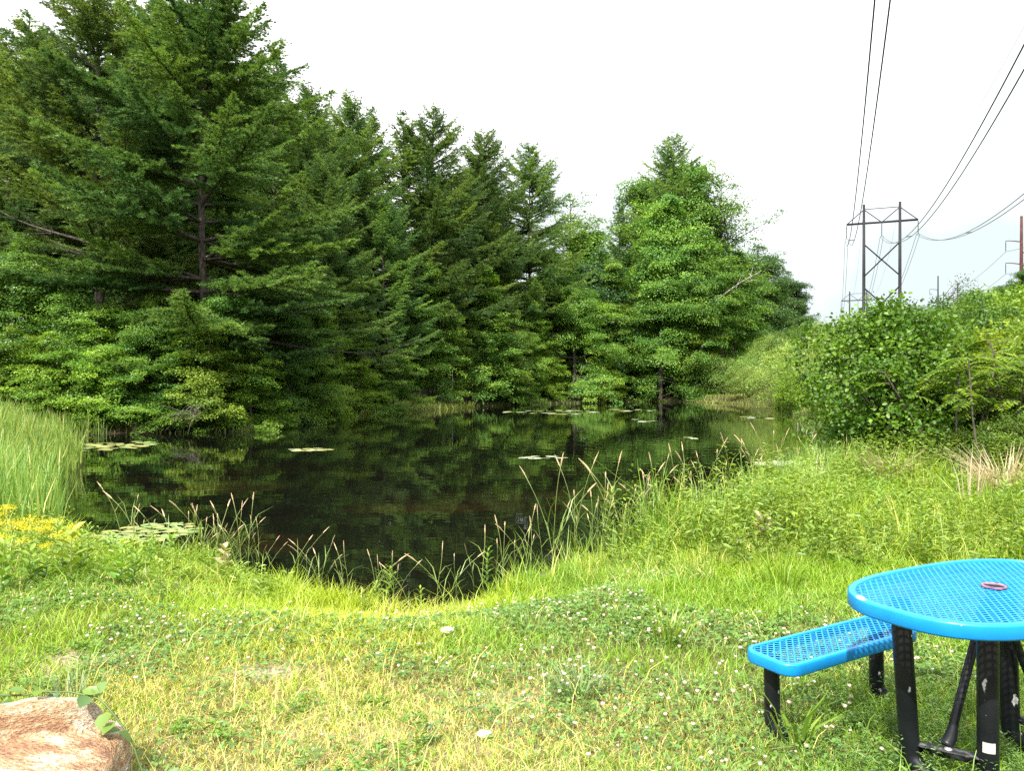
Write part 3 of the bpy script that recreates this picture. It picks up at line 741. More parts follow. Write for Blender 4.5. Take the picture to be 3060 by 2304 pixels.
# near bank, in front of the hill
at_pix("alder", 1948, 665, 15.4, "big round alder bush with broad leaves at the pond's near corner", "bush", rz=.8, sx=1.02)
for px, yt, Y, k, lab, sx in [
        (2010, 705, 19, "shrub_bright", "tall yellow green shrub between the alder and the sumac", 1.0),
        (2100, 655, 24, "shrub_round", "tall shrub on the slope below the small bare tree", 1.1),
        (2185, 622, 26, "shrub_bright", "tallest bright shrub high at the picture's edge in front of the rusty pole", 1.1),
        (2150, 735, 18, "shrub_bright", "bright leafy shrub above the sumac patch", .95),
        (2225, 700, 17, "shrub_bright", "bright shrub cut by the picture's edge beside the sumac", 1.0),
        (2235, 820, 14.5, "shrub_round", "dense dark shrub low at the picture's edge above the dead grass", 1.1),
        (2085, 800, 16.8, "shrub_round", "dark shrub behind the sumac, right of the alder", 1.0),
        (2180, 905, 13.2, "shrub_round", "low shrub just behind the big straw tuft", 1.2),
        (2040, 930, 13.6, "shrub_round", "low shrub at the alder's foot behind the brownish dead grass", 1.2),
        (1960, 695, 30, "shrub_pale", "pale shrub peeping over the alder's top", 1.4),
        (2060, 672, 36, "shrub_pale", "pale shrub on the slope in front of the two distant poles", 1.4),
        (1860, 690, 40, "shrub_pale", "pale shrub on the slope left of the nearer pylon's foot", 1.4),
        (1980, 672, 60, "shrub_round", "dark rounded shrub at the nearer pylon's foot", 1.5),
        (2140, 640, 42, "shrub_round", "mid green shrub on the slope below the distant oaks", 1.4)]:
    at_pix(k, px, yt, Y, lab, Sh, sx=sx)
at_pix("shrub_bare", 2052, 612, 46, "small thin leaved tree silhouetted in front of two distant poles", "tree", sx=.85)
at_pix("dark_oak", 2120, 628, 120, "distant rounded oak on the hill skyline beside the rusty pole", "oak", sx=1.0)
at_pix("dark_oak", 2185, 600, 112, "distant oak behind the rusty pole on the hill", "oak", rz=2)
at_pix("dark_oak", 2225, 560, 108, "distant oak at the picture's right edge behind the rusty pole", "oak", rz=1)

# sumac with long feathered leaves
def sumac_mesh(seed):
    g = np.random.default_rng(seed)
    st, lf = MB(), MB()
    for s_ in range(9):
        b = g.normal(0, .35, 2); top = np.array([b[0] + g.normal(0, .5), b[1] + g.normal(0, .5), g.uniform(1.1, 2.3)])
        pth = np.array([[b[0], b[1], 0], [(b[0] + top[0]) / 2 + .05, (b[1] + top[1]) / 2, top[2] * .55], top])
        st.add(*tube(pth, [.02, .015, .01], 6))
        for k in range(11):
            az = g.random() * 6.28; L = g.uniform(.4, .62); z0 = top[2] * g.uniform(.62, 1.0) if k > 3 else top[2]
            o_ = np.array([np.interp(z0, pth[:, 2], pth[:, 0]), np.interp(z0, pth[:, 2], pth[:, 1]), z0])
            s = np.linspace(0, 1, 6)
            rach = o_ + np.column_stack([np.cos(az) * L * s, np.sin(az) * L * s, L * (.45 * s - .75 * s ** 2)])
            st.add(*tube(rach, np.linspace(.006, .003, 6), 4, cap=False))
            u = np.linspace(.18, 1, 11)
            P = np.column_stack([np.interp(u, s, rach[:, i]) for i in range(3)])
            q = np.array([-math.sin(az), math.cos(az), -.25]); dd = np.array([math.cos(az), math.sin(az), 0])
            for sg in (-1, 1):
                D = np.zeros((11, 3)) + np.array([q[0] * sg, q[1] * sg, -.25]) + dd * .45 + g.normal(0, .1, (11, 3))
                mixf = g.random()
                lf.add(*kites(P, D, np.array([0, 0, 1.0]) + g.normal(0, .15, (11, 3)), .16 * np.sin(u * 2.4 + .35), .042, (np.array([.085, .19, .02]) * (1 - mixf) + np.array([.22, .34, .035]) * mixf)))
    return st.mesh("sumac_stems", M_bark, True), lf.mesh("sumac_foliage", M_leaf)
proto("sumac", "sumac_bush", sumac_mesh(41), 2.3, ("stems", "foliage"))
for x, Y, h, lab in [(8.35, 13.6, 2.2, "sumac bush with feathered leaves touching the alder's side"), (9.2, 14.3, 2.5, "taller sumac bush in the middle of the feathered leaf patch"),
                     (9.9, 14.2, 2.4, "sumac bush with feathered leaves nearest the picture's edge"), (8.7, 12.3, 1.6, "low sumac bush in front, above the dead grass stalks")]:
    stand("sumac", x, Y, land1(x, Y), h, lab, "bush", sx=1.15)
#PART2
# ------------------------------------------------------------------ power lines
LINE = np.array([.4214, 1.0, 0.0]); LINE /= np.linalg.norm(LINE)
ACR = np.array([LINE[1], -LINE[0], 0.0])       # across the line

def h_frame(x, y, ztop, label):
    zb = land1(x, y) - .3
    e = empty("transmission_tower", (x, y, zb)); tag(e, label, "power tower", "transmission towers on the hill")
    H = ztop - zb; a = 3.35; arm = 6.65; za = H - 3.9
    def at(u, z): return ACR * u + np.array([0, 0, z])
    for s in (-1, 1):
        V, Fc = tube([at(s * a, 0), at(s * a, H * .5), at(s * a, H)], [.36, .32, .26], 10)
        mb = MB(); mb.add(V, Fc); obj("pole", mb.mesh("tower_pole", M_steel, True), e)
    mb = MB(); mb.add(*beam(at(-arm, za), at(arm, za), .30, .40)); obj("crossarm", mb.mesh("tower_crossarm", M_steel), e)
    mb = MB(); mb.add(*beam(at(-a, H - 1.0), at(a, H - 1.0), .12, .14)); obj("top_tie", mb.mesh("tower_tie", M_steel), e)
    for u0, z0, u1, z1 in [(-a, H - 1.0, -arm, za), (-a, H - 1.0, 0, za), (a, H - 1.0, 0, za), (a, H - 1.0, arm, za)]:
        mb = MB(); mb.add(*tube([at(u0, z0) + LINE * .25, at(u1, z1) + LINE * .05], .09, 6)); obj("brace", mb.mesh("tower_brace", M_steel), e)
    for zt, zl in ((H - 8.2, H - 15.0), (H - 17.2, H - 24.0)):
        for s in (-1, 1):
            mb = MB(); mb.add(*tube([at(-s * a, zt) + LINE * (.2 * s), at(s * a, zl) + LINE * (.2 * s)], .13, 6)); obj("cross_brace", mb.mesh("tower_cross_brace", M_steel), e)
    for u in (-arm, 0, arm):
        mb = MB()
        zz = np.arange(0, 2.5, .16)
        prof = [(za - .25 - .0, .03)]
        mb.add(*tube([at(u, za - .2), at(u, za - 2.9)], .03, 6))
        for q in zz: mb.add(*tube([at(u, za - .35 - q), at(u, za - .43 - q)], [.13, .07], 8))
        mb.add(*beam(at(u, za - 2.95) - ACR * .32, at(u, za - 2.95) + ACR * .32, .07, .08))
        obj("insulator", mb.mesh("tower_insulator", M_glassy), e)
    return np.array([x, y, zb]), H, za

T1 = h_frame(76.1, 159, Zr(440, 159), "nearer tall H-frame pylon with two crossed braces, dark against the white sky")
T2 = h_frame(147.9, 330, Zr(630, 330), "far small H-frame pylon seen between the legs of the nearer one")

def span(a, b, sag, n=60):
    t = np.linspace(0, 1, n)[:, None]
    p = a + (b - a) * t; p[:, 2] -= sag * 4 * (t * (1 - t))[:, 0]
    return p

def wire(path, r, label, name="power_cable", spacer=None, group="power line cables"):
    mb = MB(); mb.add(*tube(path, r, 5, cap=False))
    me = mb.mesh(name, M_wire, True)
    return tag(obj(name, me), label, "cable", group)

for k, (u, nm) in enumerate([(-6.65, "under the tower's near end"), (0, "under the middle of its arm"), (6.65, "under its far end")]):
    for s in (-.3, .3):
        a1 = T1[0] + ACR * (u + s) + np.array([0, 0, T1[2] - 2.98]); a2 = T2[0] + ACR * (u + s) + np.array([0, 0, T2[2] - 2.98])
        back = a1 - LINE * 240
        back[2] = a1[2] + 0.2
        p = span(a1, back, 14.4, 90)
        wire(p, .042, "thick conductor sagging from the nearer pylon and passing overhead towards the lawn")
        p = span(a1, a2, 7, 60)
        wire(p, .042, "conductor running from the nearer pylon on to the far pylon", group="cables between the two pylons")
        p = span(a2, a2 + LINE * 220 + np.array([0, 0, -6.0]), 9, 30)
        wire(p, .042, "conductor dropping away behind the far pylon", group="cables behind the far pylon")
    # spacer bars holding each pair apart
    for dist in (66.0,):
        pm = T1[0] + ACR * u + np.array([0, 0, T1[2] - 2.98]); bk = pm - LINE * 240; bk[2] = pm[2] + .2
        q = span(pm, bk, 14.4, 241)[int(dist)]
        mb = MB(); mb.add(*beam(q - ACR * .3, q + ACR * .3, .05, .05)); mb.add(*beam(q - ACR * .3 + LINE * .5, q + ACR * .3 + LINE * .5, .05, .05))
        tag(obj("cable_spacer", mb.mesh("cable_spacer", M_wire)), "small spacer bar clamped between two paired conductors overhead", "spacer", "spacers on the conductors")
for s, lab in ((-3.35, "thin shield wire from the top of the pylon's nearer leg pole"), (3.35, "thin shield wire from the top of the pylon's farther leg pole")):
    a1 = T1[0] + ACR * s + np.array([0, 0, T1[1]]); a2 = T2[0] + ACR * s + np.array([0, 0, T2[1]])
    bk = a1 - LINE * 240
    wire(span(a1, bk, 12.6, 80), .018, lab + " passing overhead", "shield_wire", group="shield wires overhead")
    wire(span(a1, a2, 9, 50), .018, lab + " towards the far pylon", "shield_wire", group="shield wires to the far pylon")

def steel_pole(x, y, ztop, label, mat, arms=True, r=.27):
    zb = land1(x, y) - .3; H = ztop - zb
    e = empty("utility_pole", (x, y, zb)); tag(e, label, "pole", "single poles on the hill")
    mb = MB(); mb.add(*tube([(0, 0, 0), (0, 0, H * .5), (0, 0, H)], [r * 1.15, r, r * .7], 12)); obj("pole_shaft", mb.mesh("pole_shaft", mat, True), e)
    tips = []
    if arms:
        for s, dz in ((-1, 4.6), (1, 6.6), (-1, 8.6), (1, 10.8)):
            L = 2.4
            sp = np.linspace(0, 1, 6)[:, None]
            pth = np.concatenate([ACR[None, :2] * s * L * sp, H - dz + .35 * np.sin(sp * 1.57)], 1)
            mb = MB(); mb.add(*tube(pth, np.linspace(.1, .06, 6), 6)); obj("davit_arm", mb.mesh("pole_arm", mat, True), e)
            mb = MB(); tip = pth[-1]
            mb.add(*tube([tip, tip - np.array([0, 0, 1.9])], .035, 6))
            for q in np.arange(.3, 1.7, .17): mb.add(*tube([tip - np.array([0, 0, q]), tip - np.array([0, 0, q + .07])], [.10, .06], 7))
            obj("insulator", mb.mesh("pole_insulator", M_glassy), e)
            tips.append(np.array([x, y, zb]) + tip - np.array([0, 0, 1.95]))
    return tips
p1 = steel_pole(91.0, 138, Zr(468, 138), "rusty red steel pole with curved arms at the picture's edge", M_rust, r=.31)
p2 = steel_pole(139.0, 252, Zr(597, 252), "thin grey pole with arms rising behind the small thin leaved tree", M_steel)
steel_pole(155.8, 270, Zr(612, 270), "plain thin pole without arms behind the small thin leaved tree", M_steel, arms=False)
steel_pole(205.0, 400, Zr(660, 400), "tiny far pole stub on the shrub skyline beside the nearer pylon's leg", M_steel, arms=False)
for a, b in zip(p1, p2):
    wire(span(a, b, 2.6, 30), .032, "thin cable from the rusty pole down to the thin grey pole", group="cables between the single poles")
    wire(span(a, a - LINE * 150 + np.array([0, 0, -4.0]), 3.5, 40), .032, "thin cable leaving the rusty pole out of the picture", group="cables leaving the rusty pole")

# ------------------------------------------------------------------ picnic table with its bench
def paint(name, c, c2, chip=(.62, .42, .36), spec=.5):
    m, nt, n, l, o = new_mat(name)
    tcn = n.new("ShaderNodeTexCoord")
    n1 = n.new("ShaderNodeTexNoise"); n1.inputs["Scale"].default_value = 6; n1.inputs["Detail"].default_value = 8; l.new(tcn.outputs["Object"], n1.inputs["Vector"])
    mc = n.new("ShaderNodeMix"); mc.data_type = 'RGBA'; mc.inputs["A"].default_value = (*c, 1); mc.inputs["B"].default_value = (*c2, 1)
    mr = n.new("ShaderNodeMapRange"); mr.inputs["From Min"].default_value = .35; mr.inputs["From Max"].default_value = .65; l.new(n1.outputs["Fac"], mr.inputs["Value"]); l.new(mr.outputs[0], mc.inputs["Factor"])
    at = n.new("ShaderNodeAttribute"); at.attribute_name = "chip"
    n2 = n.new("ShaderNodeTexNoise"); n2.inputs["Scale"].default_value = 22; n2.inputs["Detail"].default_value = 6; l.new(tcn.outputs["Object"], n2.inputs["Vector"])
    th = n.new("ShaderNodeMath"); th.operation = 'ADD'; l.new(at.outputs["Fac"], th.inputs[0]); l.new(n2.outputs["Fac"], th.inputs[1])
    gt = n.new("ShaderNodeMapRange"); gt.inputs["From Min"].default_value = .74; gt.inputs["From Max"].default_value = .78; l.new(th.outputs[0], gt.inputs["Value"])
    m2 = n.new("ShaderNodeMix"); m2.data_type = 'RGBA'; m2.inputs["B"].default_value = (*chip, 1)
    l.new(gt.outputs[0], m2.inputs["Factor"]); l.new(mc.outputs["Result"], m2.inputs["A"])
    p = n.new("ShaderNodeBsdfPrincipled"); p.inputs["Roughness"].default_value = .36; p.inputs["Specular IOR Level"].default_value = spec; l.new(m2.outputs["Result"], p.inputs["Base Color"])
    b = n.new("ShaderNodeBump"); b.inputs["Strength"].default_value = .25; b.inputs["Distance"].default_value = .003; l.new(n2.outputs["Fac"], b.inputs["Height"]); l.new(b.outputs[0], p.inputs["Normal"])
    l.new(p.outputs[0], o.inputs[0])
    return m
M_blue = paint("blue_coating", (.003, .215, .58), (.006, .26, .66))
M_black = paint("black_paint", (.004, .005, .007), (.010, .011, .014), chip=(.42, .42, .42), spec=.25)
M_bolt = noise_mat("galvanised", (.45, .45, .46), (.6, .6, .6), 30, .4, .1, metal=.6)
M_lab = noise_mat("paper_label", (.36, .35, .31), (.55, .53, .47), 20, .8, .1)
M_ring = noise_mat("worn_ring", (.10, .06, .12), (.34, .18, .20), 30, .6, .2)

def superell(a, b, p, n=160):
    t = np.linspace(0, 2 * math.pi, n, endpoint=False)
    c, s = np.cos(t), np.sin(t)
    return np.column_stack([a * np.sign(c) * np.abs(c) ** (2 / p), b * np.sign(s) * np.abs(s) ** (2 / p)])

def rounded(a, b, r, n=14):
    P = []
    for cx, cy, t0 in ((a - r, b - r, 0), (-a + r, b - r, 90), (-a + r, -b + r, 180), (a - r, -b + r, 270)):
        for t in np.linspace(t0, t0 + 90, n): P.append((cx + r * math.cos(R(t)), cy + r * math.sin(R(t))))
    return np.array(P)

def rim_mesh(name, outl, lip, depth, rr, chipf):
    d = np.roll(outl, -1, 0) - np.roll(outl, 1, 0); d = norm(d); nrm = np.column_stack([d[:, 1], -d[:, 0]])
    prof = [(-lip, -.010), (-lip, -.002), (-lip + .004, 0)]
    for t in np.linspace(90, 0, 6): prof.append((-rr + rr * math.cos(R(t)), -rr + rr * math.sin(R(t))))
    prof += [(0, -depth + .008), (-.006, -depth), (-.014, -depth), (-.014, -.014), (-lip, -.014)]
    V = np.concatenate([np.column_stack([outl + nrm * p, np.full(len(outl), z)]) for p, z in prof])
    n, k = len(outl), len(prof)
    i = np.arange(n); i2 = (i + 1) % n
    Fc = np.concatenate([np.stack([j * n + i, j * n + i2, ((j + 1) % k) * n + i2, ((j + 1) % k) * n + i], 1) for j in range(k)])
    chip = np.concatenate([chipf(outl[:, 0], outl[:, 1]) * (1 if j < 7 else .0) for j in range(k)])
    return mk_mesh(name, V, Fc[:, ::-1], M_blue, None, True, {"chip": chip})

def lattice(name, inside, a, b, px, py, w=.0055, th=.005, hole=None):
    """expanded metal: zigzag strands making diamonds"""
    mb = MB()
    nyr = int(2 * b / py) + 2
    for r_ in range(nyr):
        y0 = -b + r_ * py
        xs = np.arange(-a, a + px, px / 2)
        ys = y0 + np.where((np.arange(len(xs)) + 0) % 2 == 0, py * .46, -py * .46) * (1 if r_ % 2 == 0 else -1)
        pts = np.column_stack([xs, ys])
        for q in range(len(pts) - 1):
            m_ = (pts[q] + pts[q + 1]) / 2
            if not inside(m_[0], m_[1]): continue
            if hole and np.hypot(*(m_)) < hole: continue
            dd = pts[q + 1] - pts[q]; s = np.array([-dd[1], dd[0]]); s = s / np.linalg.norm(s) * w / 2
            A, B = pts[q], pts[q + 1]
            v = [(*(A - s), -.006), (*(A + s), -.006 - th * .3), (*(B + s), -.006 - th * .3), (*(B - s), -.006), (*(A - s), -.006 - th), (*(A + s), -.006 - th), (*(B + s), -.006 - th), (*(B - s), -.006 - th)]
            mb.add(v, [[0, 3, 2, 1], [0, 4, 7, 3], [1, 2, 6, 5], [4, 5, 6, 7]])
    return mb.mesh(name, M_blue)

TX, TY, TZ, TA = 2.15, 3.44, .79, R(28.5)
gz = land1(TX, TY)
table = empty("picnic_table", (TX, TY, gz), TA)
tag(table, "bright blue mesh picnic table on black pipe legs with one bench attached", "picnic table")
ta, tb = .715, .415
outl = superell(ta, tb, 2.75)
zt = TZ - gz
top = obj("tabletop", lattice("tabletop_lattice", lambda x, y: (abs(x) / (ta - .02)) ** 2.75 + (abs(y) / (tb - .02)) ** 2.75 < 1, ta, tb, .040, .0175, w=.0085, hole=.035), table, (0, 0, zt))
obj("rim", rim_mesh("tabletop_rim", outl, .034, .064, .012, lambda x, y: .42 * np.exp(-((x + .66) ** 2 + (y - .16) ** 2) / .004)), top)
mb = MB(); t_ = np.linspace(0, 2 * math.pi, 25)
mb.add(*tube(np.column_stack([.045 * np.cos(t_), .045 * np.sin(t_), np.zeros(25)]), [.0065] * 25, 8, cap=False)); obj("umbrella_ring", mb.mesh("umbrella_ring", M_ring, True), top)
mb = MB(); mb.add(*tube([(0, 0, -.004), (0, 0, -.02), (0, 0, -.10)], [.036, .034, .034], 16))
obj("umbrella_socket", mb.mesh("umbrella_socket", M_black, True), top)
def to_local(p):
    ca, sa = math.cos(TA), math.sin(TA); dx, dy = p[0] - TX, p[1] - TY
    return np.array([dx * ca + dy * sa, -dx * sa + dy * ca, p[2] - gz])
def chip_stripe(V, seed, amt=.205):
    g = np.random.default_rng(seed); c = np.zeros(len(V))
    for _ in range(9):
        q = V[g.integers(len(V))]
        c = np.maximum(c, amt * np.exp(-(((V[:, 0] - q[0]) ** 2 + (V[:, 1] - q[1]) ** 2) / .00022 + (V[:, 2] - q[2]) ** 2 / .005)))
    return c
def pipe(name, pts, r, parent, seed, sides=16):
    # resample so that chips have vertices to sit on
    pts = np.array([to_local(p) for p in pts]); d = np.r_[0, np.cumsum(np.linalg.norm(np.diff(pts, axis=0), axis=1))]
    s = np.linspace(0, d[-1], 46); pts = np.column_stack([np.interp(s, d, pts[:, i]) for i in range(3)])
    for _ in range(1): pts[1:-1] = (pts[:-2] + 2 * pts[1:-1] + pts[2:]) / 4
    V, Fc = tube(pts, r, sides)
    return obj(name, mk_mesh(name, V, Fc, M_black, None, True, {"chip": chip_stripe(V, seed)}), parent)
legs = {"L": ((1.675, 3.33), (1.72, 3.33), (.10, -.13)), "M": ((1.955, 3.17), (1.965, 3.18), (.04, -.16)),
        "T": ((2.30, 3.59), (2.315, 3.58), (.10, -.06)), "Q": ((2.56, 3.44), (2.58, 3.44), (.12, -.10))}
for q, (k, (a_, b_, kick)) in enumerate(legs.items()):
    pipe("leg", [(a_[0], a_[1], TZ - .03), (b_[0], b_[1], .085), (b_[0] + kick[0], b_[1] + kick[1], -.06)], .041, table, 60 + q)
for k1, k2 in (("L", "M"), ("T", "Q")):
    A, B = np.array([*legs[k1][1], .145]), np.array([*legs[k2][1], .145])
    la, lb = to_local(A), to_local(B)
    mb = MB(); mb.add(*beam(la, lb, .055, .006)); up = np.array([0, 0, -.024])
    side = norm(np.cross(lb - la, [0, 0, 1])) * .0275
    mb.add(*beam(la + up - side * 0.9, lb + up - side * 0.9, .006, .042))
    Vb, Fb = np.concatenate(mb.V), np.concatenate(mb.F)
    cb = obj("crossbar", mk_mesh("table_crossbar", Vb, Fb, noise_mat("scuffed_black_bar_" + k1.lower(), (.014, .015, .018), (.20, .20, .21), 26, .5, .2, lo=.48, hi=.72)), table)
    mid = (A + B) / 2
    V, Fc = tube([to_local(mid) + [0, 0, .004], to_local(mid) + [0, 0, .006], to_local(mid) + [0, 0, .012]], [.016, .016, .008], 12)
    mb = MB(); mb.add(V, Fc); obj("bolt", mb.mesh("table_bolt", M_bolt), cb)
    top_pt = np.array([TX - .02, TY - .01, TZ - .05]) + (mid - np.array([TX, TY, 0])) * np.array([.12, .12, 0])
    br = pipe("brace", [mid + [0, .012, .015], mid + (top_pt - mid) * .06 + [0, .008, 0], top_pt], .0185, table, 80 + len(k1))
    Vb = np.zeros(len(br.data.vertices) * 3, np.float32); br.data.vertices.foreach_get("co", Vb); Vb = Vb.reshape(-1, 3)
    # flattened, widened foot of the brace
    zc = Vb[:, 2]; f = np.clip(1 - (zc - zc.min()) / .09, 0, 1)
    c_ = to_local(mid + (top_pt - mid) * .04); dirb = norm(lb - la)
    off_ = (Vb - c_) @ dirb
    Vb += dirb[None] * (off_ * f * .75)[:, None]
    br.data.vertices.foreach_set("co", Vb.ravel())
mlp = to_local((legs["M"][1][0] - .012, legs["M"][1][1] - .0412, .2))
V = []
an = np.linspace(-2.55, -1.5, 7) - TA
lm = to_local((legs["M"][1][0] - .001, legs["M"][1][1], 0))
for z in (.185, .228): V += [(lm[0] + .0455 * math.cos(t), lm[1] + .0455 * math.sin(t), z - gz) for t in an]
stk = mk_mesh("leg_label", V, [[i, i + 1, i + 8, i + 7] for i in range(6)], M_lab)
obj("worn_sticker", stk, table)
# bench
BX, BY, BZ, BA = 1.628, 3.882, .415, R(31.5)
ba, bb = .52, .148
bench = obj("bench_seat", lattice("bench_lattice", lambda x, y: abs(x) < ba - .012 and abs(y) < bb - .012 and (abs(x) < ba - .07 or abs(y) < bb - .07 or np.hypot(abs(x) - ba + .07, abs(y) - bb + .07) < .062), ba, bb, .046, .020, w=.0085), table)
lc = to_local((BX, BY, BZ)); bench.location = lc; bench.rotation_euler = (R(1.0), 0, BA - TA)
obj("rim", rim_mesh("bench_rim", rounded(ba, bb, .08), .026, .060, .012, lambda x, y: np.where((y > bb - .03) & (x < .20) & (x > -.42), .47, 0)), bench)
pipe("leg", [(1.245, 3.70, BZ - .03), (1.25, 3.70, .07), (1.33, 3.62, -.08)], .037, table, 91)
pipe("leg", [(1.955, 4.14, BZ - .03), (1.958, 4.14, .06), (2.05, 4.06, -.08)], .037, table, 92)

# ------------------------------------------------------------------ boulder, vine and stones
def boulder(name, sx, sy, sz, seed, sub=5, box=.62):
    import bmesh
    bm = bmesh.new(); bmesh.ops.create_icosphere(bm, subdivisions=sub, radius=1)
    V = np.array([v.co[:] for v in bm.verts]); Fc = np.array([[v.index for v in f.verts] for f in bm.faces]); bm.free()
    V = np.sign(V) * np.abs(V) ** box
    V = V / np.max(np.abs(V))
    s = seed
    d = (fbm(V[:, 0] * 1.6 + s + V[:, 2], V[:, 1] * 1.6 + V[:, 2] * .7, s) - .5) * .34 + (fbm(V[:, 0] * 5 + V[:, 2] * 3, V[:, 1] * 5 + s, s + 3) - .5) * .10
    V = V * (1 + d)[:, None]
    return V * np.array([sx, sy, sz]), Fc
V, Fc = boulder("boulder", .66, .46, .35, 4, 6)
# a step: the shoulder on its nearer side lies lower than the hump behind
stepm = sstep(.02, .16, V[:, 0] * .8 - V[:, 1] * .55 + .06 * np.sin(V[:, 1] * 14))
V[:, 2] = np.where(V[:, 2] > 0, V[:, 2] * (1 - .33 * stepm), V[:, 2])
V[:, 2] += .012 * np.sin(V[:, 2] * 60 + V[:, 0] * 9) * (np.abs(V[:, 2]) > .05)
m, nt, n, l, o = new_mat("banded_rock")
tcn = n.new("ShaderNodeTexCoord"); mp = n.new("ShaderNodeMapping"); mp.inputs["Scale"].default_value = (1.6, 3.4, 6.0); mp.inputs["Rotation"].default_value = (.25, .3, .5)
l.new(tcn.outputs["Object"], mp.inputs[0])
n1 = n.new("ShaderNodeTexNoise"); n1.inputs["Scale"].default_value = 2.0; n1.inputs["Detail"].default_value = 9; n1.inputs["Roughness"].default_value = .74; n1.inputs["Distortion"].default_value = .45; l.new(mp.outputs[0], n1.inputs["Vector"])
rr_ = n.new("ShaderNodeValToRGB"); els = rr_.color_ramp.elements
els[0].position = .28; els[0].color = (.20, .10, .06, 1); els[1].position = .72; els[1].color = (.72, .68, .62, 1)
for ps, c in ((.38, (.36, .19, .11)), (.44, (.50, .29, .15)), (.50, (.60, .45, .27)), (.54, (.70, .64, .54)), (.60, (.54, .38, .24)), (.66, (.64, .55, .42))):
    e_ = els.new(ps); e_.color = (*c, 1)
l.new(n1.outputs["Fac"], rr_.inputs[0])
n2 = n.new("ShaderNodeTexNoise"); n2.inputs["Scale"].default_value = 28; n2.inputs["Detail"].default_value = 8; l.new(mp.outputs[0], n2.inputs["Vector"])
hv = n.new("ShaderNodeMapRange"); hv.inputs["From Min"].default_value = .25; hv.inputs["From Max"].default_value = .75; hv.inputs["To Min"].default_value = .45; hv.inputs["To Max"].default_value = 1.3; l.new(n2.outputs["Fac"], hv.inputs["Value"])
vm = n.new("ShaderNodeVectorMath"); vm.operation = 'SCALE'; l.new(rr_.outputs[0], vm.inputs[0]); l.new(hv.outputs[0], vm.inputs["Scale"])
p = n.new("ShaderNodeBsdfPrincipled"); p.inputs["Roughness"].default_value = .85; l.new(vm.outputs[0], p.inputs["Base Color"])
ad2 = n.new("ShaderNodeMath"); ad2.operation = 'ADD'; l.new(n1.outputs["Fac"], ad2.inputs[0]); l.new(n2.outputs["Fac"], ad2.inputs[1])
b = n.new("ShaderNodeBump"); b.inputs["Strength"].default_value = 1.0; b.inputs["Distance"].default_value = .035; l.new(ad2.outputs[0], b.inputs["Height"]); l.new(b.outputs[0], p.inputs["Normal"])
l.new(p.outputs[0], o.inputs[0])
M_rock = m
rock = obj("boulder", mk_mesh("boulder", V, Fc, M_rock, None, True)); rock.location = (-2.14, 2.86, land1(-2.0, 2.9) + .02)
tag(rock, "orange and white banded boulder in the lawn's corner with a vine crossing it", "rock")
M_stone = noise_mat("white_stone", (.5, .47, .42), (.75, .72, .66), 14, .85, .5)
for (px, py, Y, s, lab) in [(1046, 1618, 3.6, .034, "small white stone lying in the dry short grass"), (965, 1370, 5.15, .05, "flat pale stone half buried among clover flowers")]:
    V, Fc = boulder("stone", s, s * .7, s * .5, 9, 4, .95)
    st = obj("stone", mk_mesh("stone", V, Fc, M_stone, None, True)); xs = X(px, Y); st.location = (xs, Y, land1(xs, Y) + .03); tag(st, lab, "stone")
vine = empty("vine", (-1.52, 3.22, land1(-1.6, 3.1) - .04)); tag(vine, "green vine with broad pointed leaves trailing over the boulder", "vine")
g = np.random.default_rng(3)
vp = np.array([(-2.6, 3.20), (-2.3, 3.24), (-2.05, 3.23), (-1.85, 3.22), (-1.70, 3.20), (-1.58, 3.16), (-1.47, 3.10), (-1.40, 3.02), (-1.30, 3.03), (-1.18, 3.06)])
rv = np.zeros(len(rock.data.vertices) * 3, np.float32); rock.data.vertices.foreach_get("co", rv); rv = rv.reshape(-1, 3) + np.array(rock.location)
vz = []
for q in vp:
    near_ = np.hypot(rv[:, 0] - q[0], rv[:, 1] - q[1]) < .05
    vz.append(max(land1(*q) + .05, rv[near_, 2].max() + .012 if near_.any() else -9))
vp = np.column_stack([vp, vz]); k5 = np.linspace(0, len(vp) - 1, 40); vp = np.column_stack([np.interp(k5, np.arange(len(vp)), vp[:, i_]) for i_ in range(3)])
for i_ in range(40):
    near_ = np.hypot(rv[:, 0] - vp[i_, 0], rv[:, 1] - vp[i_, 1]) < .04
    if near_.any(): vp[i_, 2] = max(vp[i_, 2], rv[near_, 2].max() + .008)
vp = vp - np.array(vine.location)
mb = MB(); mb.add(*tube(vp, .004, 6), C=np.array([.12, .16, .04])); obj("stem", mb.mesh("vine_stem", M_stem, True), vine)
u = np.linspace(0, 1, 26); kk = np.linspace(0, 1, len(vp)); P = np.column_stack([np.interp(u, kk, vp[:, i]) for i in range(3)])
D = np.column_stack([g.normal(.2, .8, 26), g.normal(-.5, .6, 26), g.normal(-.1, .25, 26)])
P = P + norm(D) * .02 + np.array([0, 0, .012])
mixf = g.random(26)[:, None] ** 2
V, Fc, Cv = ovals(P, D, np.array([0, -.3, 1.0]) + g.normal(0, .3, (26, 3)), g.uniform(.05, .095, 26), g.uniform(.045, .075, 26), np.array([.06, .16, .05]) * (1 - mixf) + np.array([.3, .42, .04]) * mixf)
obj("foliage", mk_mesh("vine_leaves", V, Fc, M_plant, Cv), vine)

